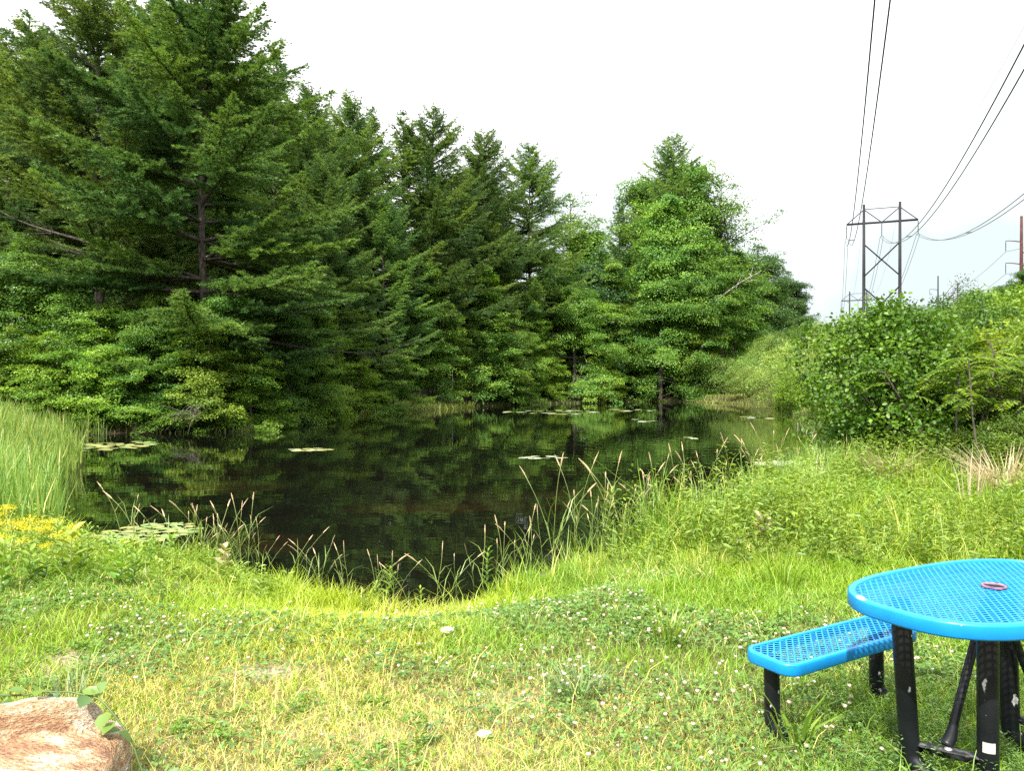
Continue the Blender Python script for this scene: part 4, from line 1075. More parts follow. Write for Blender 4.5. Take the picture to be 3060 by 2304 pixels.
# ------------------------------------------------------------------ lily pads
def pad_mesh():
    t = np.linspace(R(14), R(346), 18); g = np.random.default_rng(2)
    V = [(0, 0, .004)] + [(math.cos(a) * (1 + .04 * math.sin(5 * a)), math.sin(a) * (1 + .04 * math.cos(4 * a)), .006 + .01 * math.sin(3 * a)) for a in t]
    Fc = [[0, i, i + 1, i + 2] for i in range(1, 17, 2)]
    return V, Fc
def pad_mat(name, c1, c2):
    m_ = noise_mat(name, c1, c2, 3, .35, .1, spec=.5); return m_
M_pad = pad_mat("lily_pad_green", (.16, .25, .07), (.30, .38, .15))
M_pad2 = pad_mat("lily_pad_yellow", (.26, .28, .08), (.40, .40, .16))
M_pad3 = pad_mat("lily_pad_sky_glare", (.28, .33, .18), (.44, .49, .32))  # paler copy of the pads: sky glare painted into the colour
V, Fc = pad_mesh(); pads = [mk_mesh("lily_pad", V, Fc, mm_) for mm_ in (M_pad, M_pad2, M_pad3)]
def pad_patch(px, py, wpx, hpx, n_, r0, r1, mats, label, group):
    g = np.random.default_rng(int(px))
    Yc = 2.0 * F / (py * .46293 - HY); xc = X(px, Yc); wx = wpx * .46293 / F * Yc / 2
    Yf, Yn = 2.0 * F / ((py - hpx / 2) * .46293 - HY), 2.0 * F / ((py + hpx / 2) * .46293 - HY); wy = (Yf - Yn) / 2
    placed = []
    for _ in range(n_ * 12):
        if len(placed) >= n_: break
        a, q = g.random() * 6.28, math.sqrt(g.random())
        x, y, r_ = xc + math.cos(a) * q * wx, Yc + math.sin(a) * q * wy, g.uniform(r0, r1)
        if any((x - b[0]) ** 2 + (y - b[1]) ** 2 < (.74 * (r_ + b[2])) ** 2 for b in placed) or sdf([x], [y])[0] > -.05: continue
        placed.append((x, y, r_))
        ob = obj("lily_pad", pads[mats[g.integers(len(mats))]]); ob.location = (x, y, WZ + .004 + .0015 * (len(placed) % 5)); ob.scale = (r_, r_, r_ * .8); ob.rotation_euler = (g.normal(0, .025), g.normal(0, .025), g.random() * 6.28)
        tag(ob, label, "lily pad", group)
pad_patch(325, 1153, 190, 44, 70, .075, .125, [0, 0, 1], "lily pad in the crowded round raft near the lawn's bank", "lily pads of the near raft")
pad_patch(225, 965, 190, 22, 34, .16, .28, [0, 1, 1], "lily pad floating in the corner under the overhanging maples", "lily pads in the far corner")
pad_patch(665, 973, 100, 6, 12, .14, .2, [1, 2], "lily pad in the lone thin strip off the grassy spit", "lily pads off the spit")
pad_patch(1185, 892, 230, 9, 26, .25, .45, [1, 2], "lily pad in the long strip before the far shore", "lily pads by the far shore")
pad_patch(1360, 888, 130, 6, 10, .25, .4, [2, 1], "lily pad in the short strip right of the long far strip", "lily pads in the short far strip")
pad_patch(1400, 911, 50, 10, 5, .22, .34, [2], "pale lily pad in the little cluster on mid water", "lily pads on mid water")
pad_patch(1635, 903, 80, 5, 8, .2, .34, [2, 1], "lily pad in the strip before the bright grass corner", "lily pads before the grass corner")
pad_patch(1165, 989, 110, 8, 7, .12, .19, [2], "pale lily pad drifting alone on open water at centre", "lily pads on open water")
pad_patch(1490, 948, 22, 4, 3, .12, .17, [2], "pale lily pad where the ripple rings spread", "lily pads at the ripples")
pad_patch(1690, 1004, 110, 12, 22, .14, .22, [2], "glaring pale lily pad behind the near reeds", "lily pads behind the reeds")

# ------------------------------------------------------------------ grasses and weeds
def blob(x, y, cx, cy, rx, ry): return np.exp(-(((x - cx) / rx) ** 2 + ((y - cy) / ry) ** 2))
def zones(x, y, d):
    nz = fbm(x * 1.3, y * 1.3, 21); nz2 = fbm(x * .5, y * .7, 31)
    dry = .95 * blob(x, y, -.55, 3.8, 1.5, .9) + .8 * blob(x, y, -1.5, 3.2, 1.2, .6) + .5 * blob(x, y, -2.4, 4.3, .9, .4)
    yel = blob(x, y, -.9, 5.45, .75, .95) + .5 * blob(x, y, -1.6, 7.0, .9, .8) + .7 * blob(x, y, -.2, 6.6, .7, .5)
    clo = blob(x, y, .9, 4.9, 1.35, 1.25) + blob(x, y, -2.3, 5.4, 1.2, .7) + .7 * blob(x, y, -3.6, 5.6, 1.0, .8) + .8 * blob(x, y, .2, 5.9, .9, .5) + .7 * blob(x, y, -.65, 4.45, .5, .25) + .6 * blob(x, y, 1.6, 3.2, .8, .7)
    sand = blob(x, y, -2.65, 4.75, .38, .16) + blob(x, y, -1.42, 4.45, .26, .12) + .6 * blob(x, y, .05, 4.1, .2, .1)
    tall = np.maximum.reduce([sstep(1.0, .2, d) * .5 * (1 - .75 * blob(x, y, -.8, 6.6, .9, 1.2)), .8 * sstep(5.9, 8.6, y) * sstep(.3, 1.6, x), sstep(6.0, 7.4, y) * sstep(-1.9, -3.2, x) * .5])
    clo = np.clip(clo - .9 * yel - .35 * (fbm(x * 2.3, y * 2.3, 61) > .55), 0, 2)
    tall = tall + .45 * sstep(.9, .15, d) * sstep(.5, .66, fbm(x * 2.0, y * 2.0, 71))
    return dry, yel, clo, sand, tall, nz, nz2
def sample(n_, y0, y1, pw=1.0, wide=.80, ex=1.6):
    """ground points thinning out with distance"""
    u = rng.random(n_); k = 2 - pw
    y = (y0 ** k + u * (y1 ** k - y0 ** k)) ** (1 / k) if abs(k) > 1e-6 else y0 * (y1 / y0) ** u
    x = rng.uniform(-1, 1, n_) * (wide * y + ex)
    return x, y
LUSH, YELL, STRAW, BLUEG = np.array([.20, .36, .018]), np.array([.50, .56, .018]), np.array([.66, .60, .18]), np.array([.17, .31, .065])

x, y = sample(680000, 2.3, 13.5, 1.35, .76, 2.2)
d = sdf(x, y); dry, yel, clo, sand, tall, nz, nz2 = zones(x, y, d)
keep = (d > .03) & (rng.random(len(x)) > sand * .96) & ((x > -1.35) | (y > 3.2) | (x < -2.8) | (y < 2.5) | (rng.random(len(x)) < .5)) & (rng.random(len(x)) > np.clip(clo - .35, 0, .5))
x, y, d, dry, yel, clo, tall, nz, nz2 = [a[keep] for a in (x, y, d, dry, yel, clo, tall, nz, nz2)]
n_ = len(x)
wd, wy, wb = np.clip(dry + (nz - .5) * 1.6, 0, 1), np.clip(yel + (nz2 - .5) * 1.1, 0, 1), np.clip((nz - .45) * 2 + clo * .4, 0, .8)
C = np.zeros((n_, 3)) + LUSH
C = C * (1 - wb[:, None]) + BLUEG * wb[:, None]
C = C * (1 - .85 * wy[:, None]) + YELL * .85 * wy[:, None]
pick = (rng.random(n_) < wd * .62 + .04)[:, None]
C = np.where(pick, STRAW * rng.uniform(.7, 1.15, (n_, 1)), C) * rng.uniform(.7, 1.3, (n_, 1))
C = C * (1 - .25 * tall[:, None]) + np.array([.26, .42, .02]) * .25 * tall[:, None]
H = (.045 + .05 * rng.random(n_) + .045 * wy * rng.random(n_)) * (1 - .35 * wd) + tall * rng.uniform(.08, .34, n_) * (.6 + .8 * nz)
long_ = rng.random(n_) < .012
H = np.where(long_, H + rng.uniform(.08, .22, n_), H)
z = land(x, y) - .008
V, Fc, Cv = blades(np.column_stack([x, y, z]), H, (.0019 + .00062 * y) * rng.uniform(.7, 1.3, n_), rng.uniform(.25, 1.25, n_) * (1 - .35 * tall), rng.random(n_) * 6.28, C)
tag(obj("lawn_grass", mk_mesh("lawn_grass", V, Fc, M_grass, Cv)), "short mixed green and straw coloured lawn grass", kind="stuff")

# dry cut stalks lying on the lawn
xt, yt_ = sample(26000, 2.4, 7.0, 1.2, .74, .9)
dt_ = sdf(xt, yt_); dryt = zones(xt, yt_, dt_)[0]
kt = (dt_ > .4) & (rng.random(len(xt)) < .12 + .8 * np.clip(dryt, 0, 1)); xt, yt_ = xt[kt], yt_[kt]; nt_ = len(xt)
at_ = rng.random(nt_) * 6.28
V, Fc, Cv = kites(np.column_stack([xt, yt_, land(xt, yt_) + rng.uniform(.006, .03, nt_)]), np.column_stack([np.cos(at_), np.sin(at_), rng.normal(0, .12, nt_)]), np.array([0, 0, 1.0]) + rng.normal(0, .3, (nt_, 3)),
                  rng.uniform(.03, .10, nt_), .0022 + .0004 * yt_, np.array([.60, .50, .26]) * rng.uniform(.55, 1.15, (nt_, 1)))
tag(obj("thatch", mk_mesh("thatch", V, Fc, M_grass, Cv)), "dry cut stalks lying flat in the thin lawn", kind="stuff")
# taller grass of the banks
x, y = sample(120000, 5.6, 17.5, 1.0, .74, 1.2)
d = sdf(x, y); dry, yel, clo, sand, tall, nz, nz2 = zones(x, y, d)
tallr = np.maximum(tall, sstep(10, 12, y) * (x > 2))
keep = (d > -.05) & (rng.random(len(x)) < tallr * 1.1) & (y < 16.5) & ~((np.hypot(x - 6.4, y - 14.6) < 1.2))
x, y, d, tall, nz, yel = [a[keep] for a in (x, y, d, tallr, nz, yel)]; n_ = len(x)
mixf = np.clip(rng.normal(.32, .3, n_) + 1.4 * (fbm(x * .8, y * .8, 97) - .5) + .35 * (x < -3.6) + .4 * yel * (x < 0), 0, 1)[:, None]
C = np.array([.14, .28, .025]) * (1 - mixf) + np.array([.36, .47, .03]) * mixf
C = np.where((rng.random(n_) < .08)[:, None], STRAW, C) * rng.uniform(.75, 1.25, (n_, 1))
H = tall * rng.uniform(.18, .56, n_) * (.3 + 1.25 * fbm(x * 1.1, y * 1.1, 95)) * (1 + .5 * (rng.random(n_) < .06)) * np.where(x < 0, .72, 1.0) * (1 + (.45 * sstep(6.6, 8.4, y) - .5 * sstep(9, 11, y)) * (x > .4))
cen = (x > -2.2) & (x < -.1); H = np.where(cen, H * .55, H)
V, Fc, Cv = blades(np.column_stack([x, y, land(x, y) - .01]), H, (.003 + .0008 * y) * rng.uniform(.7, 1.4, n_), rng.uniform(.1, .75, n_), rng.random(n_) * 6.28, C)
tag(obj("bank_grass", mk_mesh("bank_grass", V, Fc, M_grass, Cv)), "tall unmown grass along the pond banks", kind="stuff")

# clover leaves and blossoms
x, y = sample(44000, 2.4, 8.5, 1.2, .74, 1.0)
d = sdf(x, y); dry, yel, clo, sand, tall, nz, nz2 = zones(x, y, d)
keep = (d > .3) & (rng.random(len(x)) < np.clip(clo * .7 + (nz - .54) * 3.2, 0, 1) * (1 - .8 * tall))
x, y = x[keep], y[keep]; n_ = len(x)
zc = land(x, y) + rng.uniform(.035, .085, n_)
a0 = rng.random(n_) * 6.28; Pl, Dl, Cl, Ll = [], [], [], []
cc_ = np.array([.095, .21, .045]) * rng.uniform(.6, 1.5, (n_, 1)) + np.array([.09, .07, .0]) * rng.random((n_, 1))
for k in range(3):
    a = a0 + k * 2.094
    Pl.append(np.column_stack([x, y, zc])); Dl.append(np.column_stack([np.cos(a), np.sin(a), rng.normal(.0, .25, n_)])); Cl.append(cc_); Ll.append(.009 + .0018 * y + rng.uniform(0, .006, n_))
Ll = np.concatenate(Ll)
V, Fc, Cv = ovals(np.concatenate(Pl), np.concatenate(Dl), np.array([0, 0, 1.0]) + rng.normal(0, .3, (3 * n_, 3)), Ll, Ll * .9, np.concatenate(Cl))
tag(obj("clover_leaves", mk_mesh("clover_leaves", V, Fc, M_plant, Cv)), "low patches of green clover leaves", kind="stuff")
x, y = sample(6500, 2.8, 8.2, .7, .72, .8)
d = sdf(x, y); dry, yel, clo, sand, tall, nz, nz2 = zones(x, y, d)
keep = (d > .4) & (rng.random(len(x)) < np.clip(clo - .25 + (nz - .5) * 2.4, 0, 1) * .55)
x, y = x[keep], y[keep]
mb, ms = MB(), MB()
import bmesh
bmf = bmesh.new(); bmesh.ops.create_uvsphere(bmf, u_segments=8, v_segments=5, radius=1)
bv = np.array([v.co[:] for v in bmf.verts]); bf = [[v.index for v in f.verts] for f in bmf.faces]; bmf.free()
bf = np.array([f if len(f) == 4 else f + [f[0]] for f in bf]); bf4 = np.array([f for f in bf.tolist() if f[3] != f[0]]); bf3 = np.array([f[:3] for f in bf.tolist() if f[3] == f[0]])
bvj = bv * (1 + .0)
for i in range(len(x)):
    zb = land1(x[i], y[i]); h = rng.uniform(.06, .13); r_ = rng.uniform(.006, .0125)
    pink = rng.random()
    c = np.array([.78, .76, .70]) * (1 - pink ** 2 * .6) + np.array([.66, .40, .36]) * pink ** 2 * .6
    vv = bv * r_ * np.array([1, 1, .85]) * (1 + rng.normal(0, .12, (len(bv), 1))) + np.array([x[i], y[i], zb + h])
    cz = np.where(bv[:, 2:3] < -.2, np.array([.45, .33, .2]), c)
    mb.add(vv, bf4, cz)
    mb.F.append(np.array([[a_, b_, c_, c_] for a_, b_, c_ in bf3])[:0].reshape(0, 4) + 0)
tag(obj("clover_blossoms", mb.mesh("clover_blossoms", M_plant)), "white and pinkish clover blossoms scattered in the lawn", kind="stuff")

# leafy weeds of the banks
def weed_leaves(px_, py_, hh, nl, ll, lw, c1, c2, g, tip=None):
    Pa, Da, Ca, La = [], [], [], []
    n_ = len(px_)
    lean = g.normal(0, .14, (n_, 2))
    zg = land(px_, py_)
    for k in range(nl):
        u = (k + .6) / nl
        a = k * 2.4 + g.random(n_) * .8
        p_ = np.column_stack([px_ + lean[:, 0] * hh * u, py_ + lean[:, 1] * hh * u, zg + hh * (.12 + .88 * u)])
        Pa.append(p_); Da.append(np.column_stack([np.cos(a), np.sin(a), np.full(n_, .35) + g.normal(0, .2, n_)]))
        mixf = np.clip(g.normal(.3 + .4 * u, .2, n_), 0, 1)[:, None]
        Ca.append(c1 * (1 - mixf) + c2 * mixf); La.append(ll * (1.1 - .55 * u) * g.uniform(.7, 1.3, n_))
    P, D, C, L = [np.concatenate(q) for q in (Pa, Da, Ca, La)]
    return ovals(P, D, np.array([0, 0, 1.0]) + g.normal(0, .3, (len(P), 3)), L, L * lw, C, fold=.2)
g = np.random.default_rng(77)
x, y = sample(13000, 5.8, 14.5, .8, .74, 1.0)
d = sdf(x, y); dry, yel, clo, sand, tall, nz, nz2 = zones(x, y, d)
tallr = np.maximum(tall, sstep(10, 12, y) * (x > 2))
keep = (d > .1) & (rng.random(len(x)) < (tallr - .25) * np.where((x > 1.0) | (x < -2.0), 1.0, .12) * (.4 + 1.2 * (nz2 > .45)))
x, y, tall, nz = [a[keep] for a in (x, y, tallr, nz)]
hh = rng.uniform(.18, .48, len(x)) * np.where(x < 0, .8, (.8 + 1.15 * sstep(.42, .62, fbm(x * .9, y * .9, 91))) * (1 + .35 * sstep(6.8, 8.2, y) - .55 * sstep(8.6, 10.8, y))) * (1 + .3 * sstep(8, 11, y))
V, Fc, Cv = weed_leaves(x, y, hh, 16, .098, .30, np.array([.075, .19, .022]), np.array([.27, .42, .04]), g)
tag(obj("bank_weeds", mk_mesh("bank_weeds", V, Fc, M_plant, Cv)), "leafy green weeds crowding the pond banks", kind="stuff")
x, y = sample(5200, 2.6, 7.2, 1.1, .74, .9)
d = sdf(x, y); nzq = fbm(x * 1.1, y * 1.1, 131)
keep = (d > .4) & (rng.random(len(x)) < sstep(.5, .68, nzq) * .8)
x, y = x[keep], y[keep]
V, Fc, Cv = weed_leaves(x, y, rng.uniform(.03, .10, len(x)), 9, .055, .30, np.array([.075, .19, .022]), np.array([.20, .36, .04]), g)
tag(obj("lawn_weeds", mk_mesh("lawn_weeds", V, Fc, M_plant, Cv)), "low broad leaved weeds mixed into the lawn", kind="stuff")
# feathery bedstraw in the shade of the table
x = rng.uniform(1.2, 3.0, 900); y = rng.uniform(2.6, 4.3, 900); k_ = rng.random(900) < blob(x, y, 1.9, 3.4, .55, .7) * 1.2
x, y = x[k_], y[k_]
V, Fc, Cv = weed_leaves(x, y, rng.uniform(.08, .2, len(x)), 16, .034, .26, np.array([.07, .17, .035]), np.array([.15, .27, .05]), g)
tag(obj("bedstraw", mk_mesh("bedstraw", V, Fc, M_plant, Cv)), "fine leaved weeds growing in the picnic table's shade", kind="stuff")

# cattail reeds
def reeds(x, y, hmin, hmax, w, c1, c2, name, label):
    n_ = len(x); mixf = rng.random(n_)[:, None]
    C = (c1 * (1 - mixf) + c2 * mixf) * rng.uniform(.8, 1.2, (n_, 1))
    C = np.where((rng.random(n_) < .05)[:, None], STRAW, C)
    V, Fc, Cv = blades(np.column_stack([x, y, np.maximum(land(x, y), WZ - .25)]), rng.uniform(hmin, hmax, n_), w * rng.uniform(.7, 1.3, n_), rng.uniform(.03, .4, n_), rng.random(n_) * 6.28, C, curl=.4)
    tag(obj(name, mk_mesh(name, V, Fc, M_grass, Cv)), label, kind="stuff")
RC1, RC2 = np.array([.13, .27, .055]), np.array([.28, .42, .07])
def scatter(n_, x0, x1, y0, y1, f):
    x, y = rng.uniform(x0, x1, n_), rng.uniform(y0, y1, n_); k = f(x, y, sdf(x, y)); return x[k], y[k]
x, y = scatter(16000, -9.5, -5.2, 9.6, 14.5, lambda x, y, d: (d > -.55) & (d < 2.6) & (x < -.585 * y))
reeds(x[:2000], y[:2000], .45, 1.14, .017, RC1, RC2, "cattail_reeds", "dense tall cattail reeds at the near left bank")
x, y = scatter(30000, -24, -9, 14, 29.5, lambda x, y, d: (d > -.5) & (d < 4.5))
reeds(x[:9000], y[:9000], .45, 1.05, .028, np.array([.13, .23, .04]), np.array([.25, .36, .06]), "far_reeds", "reeds and grass filling the bank below the maples")
x, y = scatter(24000, .9, 8.2, 8.4, 18.5, lambda x, y, d: (d > -.55) & (d < .8) & (rng.random(len(x)) < .12 + .13 * (y - 8)))
reeds(x[:3000], y[:3000], .3 + .035 * (y[:3000] - 8), .55 + .075 * (y[:3000] - 8), .015, RC1, RC2, "pondside_reeds", "cattail reeds between the open water and the alder")

# grass fringe and spit on the far shore
x, y = scatter(120000, -22, 28, 30, 88, lambda x, y, d: (d > -.5) & (d < 1.1 + 2.2 * ((x > -14) & (x < -4) & (y > 36) & (y < 60)) + 2.5 * (x > 19)))
n_ = len(x); spit = ((x > -14) & (x < -3) & (y > 36) & (y < 64)) | (x > 18.5)
mixf = rng.random(n_)[:, None]
C = np.where(spit[:, None], np.array([.17, .22, .045]) * (1 - mixf) + np.array([.32, .40, .06]) * mixf, np.array([.07, .11, .025]) * (1 - mixf) + np.array([.15, .19, .04]) * mixf)
V, Fc, Cv = blades(np.column_stack([x, y, np.maximum(land(x, y), WZ) - .02]), rng.uniform(.2, .6, n_) * np.where(spit, np.where(x > 18, .55, 1.0), .7), .03 * rng.uniform(.7, 1.4, n_), rng.uniform(.1, .8, n_), rng.random(n_) * 6.28, C)
tag(obj("shore_grass", mk_mesh("shore_grass", V, Fc, M_grass, Cv)), "grassy fringe and spit along the far shore", kind="stuff")

# ------------------------------------------------------------------ single plants
def seed_stalk(H, lean, seed, head=.13):
    g = np.random.default_rng(seed)
    s = np.linspace(0, 1, 9)
    p = np.column_stack([lean * s ** 2 * H, .02 * np.sin(s * 5) * H, H * s * (1 - .18 * lean * s)])
    mb = MB(); mb.add(*tube(p, np.linspace(.0034, .0024, 9), 5), C=np.array([.20, .25, .07]))
    st = mb.mesh("stalk_stem", M_stem, True)
    d = norm(p[-1] - p[-2]); q = p[-1] + d * head * np.linspace(0, 1, 7)[:, None] + np.column_stack([lean * .25 * head * np.linspace(0, 1, 7) ** 2, np.zeros(7), np.zeros(7)])
    rr = np.array([.0025, .0048, .006, .0056, .0048, .003, .0012]) * g.uniform(.8, 1.3) * (1 + g.normal(0, .15, 7))
    mb = MB(); mb.add(*tube(q, rr, 7)); hd = mb.mesh("stalk_head", M_seed)
    n = 4; P = p[[2, 3, 4, 5]]; a = g.random(n) * 6.28
    V, Fc, Cv = blades(P, g.uniform(.16, .3, n), .010, g.uniform(.5, 1.0, n), a, np.array([.2, .3, .06]))
    return st, hd, mk_mesh("stalk_leaves", V, Fc, M_grass, Cv)
STKH = [(.8, .12), (.95, .3), (1.1, .06), (.7, .45), (1.2, .2), (.9, -.05), (.6, .5), (1.0, .35), (.85, .02), (.75, -.35), (1.15, .35), (.65, .15)]
STK = [seed_stalk(h, l_, i + 200, (.07, .13, .16, .10, .14, .09, .12, .17, .06, .11, .15, .08)[i]) for i, (h, l_) in enumerate(STKH)]
gs = np.random.default_rng(88)
def stalks(n_, px0, px1, yt0, yt1, Y0, Y1, label, group, base=None):
    for i in range(n_):
        px = gs.uniform(px0, px1); Y = gs.uniform(Y0, Y1); x = X(px, Y)
        for _ in range(12):
            dd = sdf([x], [Y])[0]
            if dd > .35: Y += .18
            elif dd < -.45: Y -= .18
            else: break
            x = X(px, Y)
        z = max(land1(x, Y), WZ - .1)
        h = np.clip(Zr(gs.uniform(yt0, yt1), Y) - z, .35, 1.5)
        i_ = gs.integers(len(STK)); src = STK[i_]
        e = empty("seed_stalk", (x, Y, z), gs.choice([0, 3.14]) + gs.normal(0, .8)); s = h / STKH[i_][0]
        e.scale = (s ** .5, s ** .5, s)
        tag(e, label, "grass stalk", group)
        for nm, me in zip(("stem", "seed_head", "leaf_blades"), src): obj(nm, me, e)
stalks(34, 390, 565, 1075, 1175, 8.3, 9.6, "thin grass stalk with tan seed head between the lily raft and open water", "seed stalks by the lily raft")
stalks(10, 215, 390, 1040, 1150, 9.2, 10.2, "thin seed stalk standing up before the lily raft", "seed stalks before the lily raft")
stalks(12, 570, 770, 1140, 1220, 7.6, 8.6, "short drooping seed stalk at the bank's dip towards the water", "seed stalks at the bank's dip")
stalks(34, 1190, 1400, 990, 1130, 9.2, 11.2, "tall seed stalk in the thin stand where open water meets the reeds", "seed stalks in front of open water")
stalks(34, 1390, 1640, 970, 1090, 11.5, 15.0, "leaning seed stalk at the outer edge of the reeds", "seed stalks at the reeds' outer edge")
stalks(22, 1560, 1760, 930, 1020, 14.0, 17.0, "far seed stalk rising over the reeds towards the alder", "seed stalks next to the alder")
stalks(14, 1010, 1190, 1090, 1200, 7.6, 9.2, "lone seed stalk over the shallow brown corner of the pond", "seed stalks at the shallow corner")
stalks(12, 780, 1010, 1190, 1240, 7.0, 7.6, "short seed stalk at the lowest point of the bank", "seed stalks at the low bank")

def leafy_plant(H, nl, ll, lw, c1, c2, seed, flower=None):
    g = np.random.default_rng(seed)
    s = np.linspace(0, 1, 7); p = np.column_stack([.05 * H * np.sin(s * 3 + seed), .04 * H * s, H * s])
    mb = MB(); mb.add(*tube(p, np.linspace(.007, .003, 7), 6), C=np.array([.13, .20, .05])); st = mb.mesh("plant_stem", M_stem, True)
    P, D, C, L = [], [], [], []
    for k in range(nl):
        u = .12 + .88 * k / (nl - 1)
        for sg in (0, math.pi):
            a = k * 1.57 + sg + g.normal(0, .2)
            P.append([np.interp(u, s, p[:, i]) for i in range(3)]); D.append([math.cos(a), math.sin(a), .45 + .5 * u + g.normal(0, .1)])
            L.append(ll * (1.15 - .7 * abs(u - .4)) * g.uniform(.85, 1.15)); C.append(c1 * (1 - u) + c2 * u)
    L = np.array(L)
    V, Fc, Cv = ovals(np.array(P), np.array(D), np.array([0, 0, 1.0]) + g.normal(0, .15, (len(P), 3)), L, L * lw, np.array(C), fold=.18)
    parts = [st, mk_mesh("plant_leaves", V, Fc, M_plant, Cv)]
    if flower is not None:
        n = 110; q = g.normal(0, 1, (n, 3)) * np.array([.06, .06, .03]) * H * 1.6 + np.array([0, 0, H * 1.0])
        V, Fc, Cv = kites(q, g.normal(0, 1, (n, 3)), g.normal(0, 1, (n, 3)) + [0, 0, 1], .017, .013, flower * g.uniform(.7, 1.2, (n, 1)))
        parts.append(mk_mesh("plant_flowers", V, Fc, M_plant, Cv))
    return parts
GP1, GP2 = np.array([.08, .20, .025]), np.array([.24, .38, .04])
PL = {"weed": leafy_plant(.5, 11, .13, .34, GP1, GP2, 5), "weed2": leafy_plant(.7, 16, .12, .28, np.array([.08, .18, .035]), GP2, 6), "weed3": leafy_plant(.45, 8, .15, .42, np.array([.10, .22, .025]), np.array([.30, .42, .04]), 15),
      "gold": leafy_plant(.55, 12, .085, .25, GP1, np.array([.35, .40, .03]), 7, np.array([.78, .66, .015])),
      "tan": leafy_plant(.4, 7, .13, .7, np.array([.26, .26, .10]), np.array([.42, .36, .20]), 8)}
PH = {"weed": .5, "weed3": .45, "weed2": .7, "gold": .55, "tan": .4}
def plant(k, x, Y, h, label, cat="plant", group=None, name="leafy_plant", sx=1.0):
    e = empty(name, (x, Y, land1(x, Y) - .01), gs.random() * 6.28); s = h / PH[k]; e.scale = (s * sx, s * sx, s); tag(e, label, cat, group)
    for nm, me in zip(("stem", "foliage", "blossom"), PL[k]): obj(nm, me, e)
plant("weed", X(838, 7.0), 7.0, .42, "leafy upright plant with pinkish tip at the lowest point of the bank")
plant("weed", X(812, 6.9), 6.9, .28, "smaller leafy plant close beside the upright pink tipped one")
plant("weed2", X(1050, 7.6), 7.6, .50, "slim leafy spire beside the shallow brown corner of the pond")
plant("weed2", X(1326, 8.9), 8.9, .85, "tall pale leafy spire standing above the bank weeds, before open water")
plant("weed", X(910, 6.8), 6.8, .25, "low leafy plant on the bank between the two leafy spires")
plant("tan", X(1640, 8.0), 8.0, .42, "broad leaved plant faded to tan on the bank above the bench")
plant("tan", X(1668, 8.1), 8.1, .34, "second faded tan leaved plant leaning on the first")
plant("tan", X(480, 7.5), 7.5, .36, "broad leaved plant with reddish and grey leaves on the bank by the lily raft")
for i in range(46):
    Y = gs.uniform(6.9, 9.3); plant("gold", X(gs.uniform(-60, 170), Y), Y, gs.uniform(.24, .42), "yellow flowered plant in the golden patch under the cattails", "wildflower", "yellow wildflowers under the cattails", "wildflower", 1.25)
for i in range(18):
    Y = gs.uniform(7.4, 11.5); plant(["weed", "weed2", "weed3"][i % 3], X(gs.uniform(1720, 2230), Y), Y, gs.uniform(.35, .62), "broad leaved weed with yellowish top in the bank behind the table", "plant", "broad leaved weeds behind the table", sx=1.1)
for i in range(22):
    Y = gs.uniform(5.9, 8.2); plant(["weed", "weed3", "weed2"][i % 3], X(gs.uniform(-40, 400), Y), Y, gs.uniform(.28, .48), "leafy weed among the grass below the golden patch", "plant", "leafy weeds below the golden patch", sx=1.1)

def tuft(name, x, Y, n_, h0, h1, w, c1, c2, spread, lean, label, cat="grass tuft"):
    g = np.random.default_rng(int(abs(x) * 100 + Y * 7)); mixf = g.random((n_, 1))
    a = g.random(n_) * 6.28; r_ = spread * np.sqrt(g.random(n_))
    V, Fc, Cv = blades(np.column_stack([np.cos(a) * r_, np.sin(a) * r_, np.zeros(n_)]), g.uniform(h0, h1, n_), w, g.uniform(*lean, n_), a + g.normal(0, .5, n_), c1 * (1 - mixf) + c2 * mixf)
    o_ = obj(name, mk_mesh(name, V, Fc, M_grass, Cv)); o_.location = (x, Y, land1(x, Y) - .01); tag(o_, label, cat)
tuft("grass_tuft", 1.32, 3.60, 13, .18, .36, .022, np.array([.12, .24, .02]), np.array([.25, .36, .04]), .05, (.4, .9), "tuft of broad green blades at the foot of the bench's front leg")
tuft("grass_tuft", X(1250, 4.1), 4.1, 90, .12, .26, .008, np.array([.12, .22, .08]), np.array([.24, .33, .15]), .10, (.5, 1.1), "bluish grass tuft arching out of the clover at the lawn's middle")
tuft("grass_tuft", X(1445, 5.0), 5.0, 60, .14, .30, .011, np.array([.14, .26, .03]), np.array([.28, .38, .05]), .09, (.3, .8), "bright green tuft in the clover between bench and pond")
tuft("grass_tuft", X(1690, 6.6), 6.6, 70, .2, .4, .012, np.array([.14, .27, .02]), np.array([.28, .40, .04]), .14, (.2, .6), "upright green tuft on the rise straight behind the bench")
tuft("grass_tuft", X(150, 4.0), 4.0, 120, .10, .22, .006, np.array([.12, .2, .06]), np.array([.22, .3, .1]), .14, (.4, 1.0), "soft green tuft just behind the boulder")
tuft("dead_grass_tuft", 6.95, 10.9, 330, .5, 1.05, .012, np.array([.5, .38, .25]), np.array([.68, .56, .40]), .20, (.2, .9), "big tuft of dead straw coloured grass near the picture's edge", "dead grass")
tuft("dead_grass_tuft", 5.95, 12.2, 160, .4, .85, .012, np.array([.38, .27, .17]), np.array([.55, .44, .3]), .2, (.3, 1.0), "smaller brownish dead grass tuft at the alder's foot", "dead grass")
tuft("dead_grass_tuft", 4.65, 11.9, 26, .5, .9, .012, np.array([.5, .42, .3]), np.array([.65, .58, .45]), .12, (.05, .4), "few bleached dead reed stalks left of the alder's foot", "dead grass")
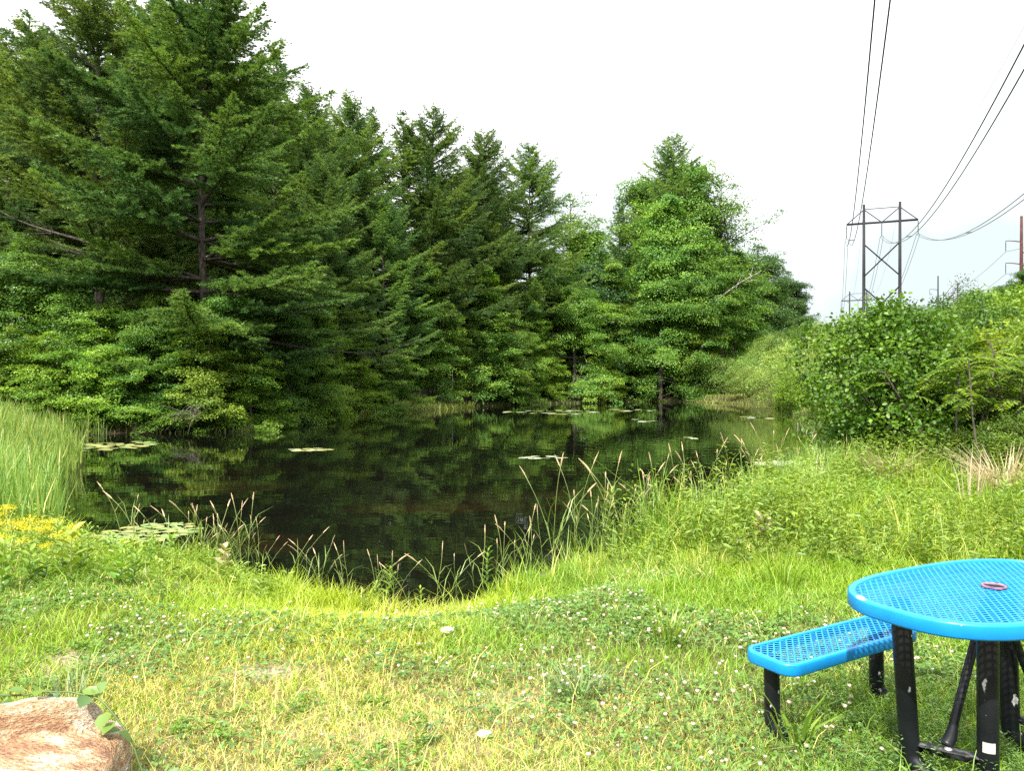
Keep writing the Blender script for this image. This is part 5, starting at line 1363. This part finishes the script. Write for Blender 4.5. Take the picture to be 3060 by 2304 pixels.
tuft("dead_grass_tuft", X(2095, 10.2), 10.2, 12, .5, 1.05, .014, np.array([.5, .4, .28]), np.array([.62, .52, .4]), .12, (.02, .25), "upright dead stalks between the alder and the big straw tuft", "dead grass")

# bare fallen twigs hanging into the water at the point
def dead_branch(x, Y, z, L, seed, label, hang=-.5, mat=None):
    g = np.random.default_rng(seed); mb = MB()
    s = np.linspace(0, 1, 9)[:, None]
    a = np.array([math.cos(g.random() * 6.28), -abs(math.sin(g.random() * 3.1)) - .2, hang])
    p = a * L * s + np.cumsum(g.normal(0, .03 * L, (9, 3)), 0); mb.add(*tube(p, np.linspace(.03, .008, 9), 5))
    for _ in range(26):
        i = g.integers(2, 9); q = p[i] + (a * .25 + g.normal(0, .35, 3)) * L * np.linspace(0, 1, 5)[:, None] * g.uniform(.4, 1) + np.cumsum(g.normal(0, .02, (5, 3)), 0)
        mb.add(*tube(q, np.linspace(.011, .004, 5), 4, cap=False))
    o_ = obj("dead_branch", mb.mesh("dead_branch", mat or M_dead)); o_.location = (x, Y, z); tag(o_, label, "branch")
dead_branch(X(470, 30.6), 30.6, 1.1, 1.3, 1, "bare dead branch hanging down to the water at the point of land")
dead_branch(X(440, 30.4), 30.4, .8, 1.0, 2, "shorter bare dead branch beside the hanging one at the point")
mbt = MB(); A0, A1 = np.array([X(1545, 80), 80, Zr(652, 80)]), np.array([X(1642, 80), 79.5, Zr(588, 80)])
mbt.add(*tube(np.array([A0 + (A1 - A0) * q + np.array([0, 0, .25 * math.sin(q * 3.1)]) for q in np.linspace(0, 1, 9)]), np.linspace(.09, .03, 9), 6))
for q, dv in ((.45, (.8, 0, 1.6)), (.62, (1.5, -.3, .2)), (.75, (.3, 0, 1.2))):
    c0 = A0 + (A1 - A0) * q; mbt.add(*tube(np.array([c0, c0 + np.array(dv) * .55 + [0, 0, .1], c0 + np.array(dv)]), [.035, .025, .012], 5))
tag(obj("leaning_trunk", mbt.mesh("leaning_trunk", M_pale, True)), "pale dead trunk leaning across the yellowish green trees at the wood's end", "trunk")
dead_branch(X(1560, 79), 79, .9, 2.0, 3, "bare grey brush at the far waterline before the pale thicket")
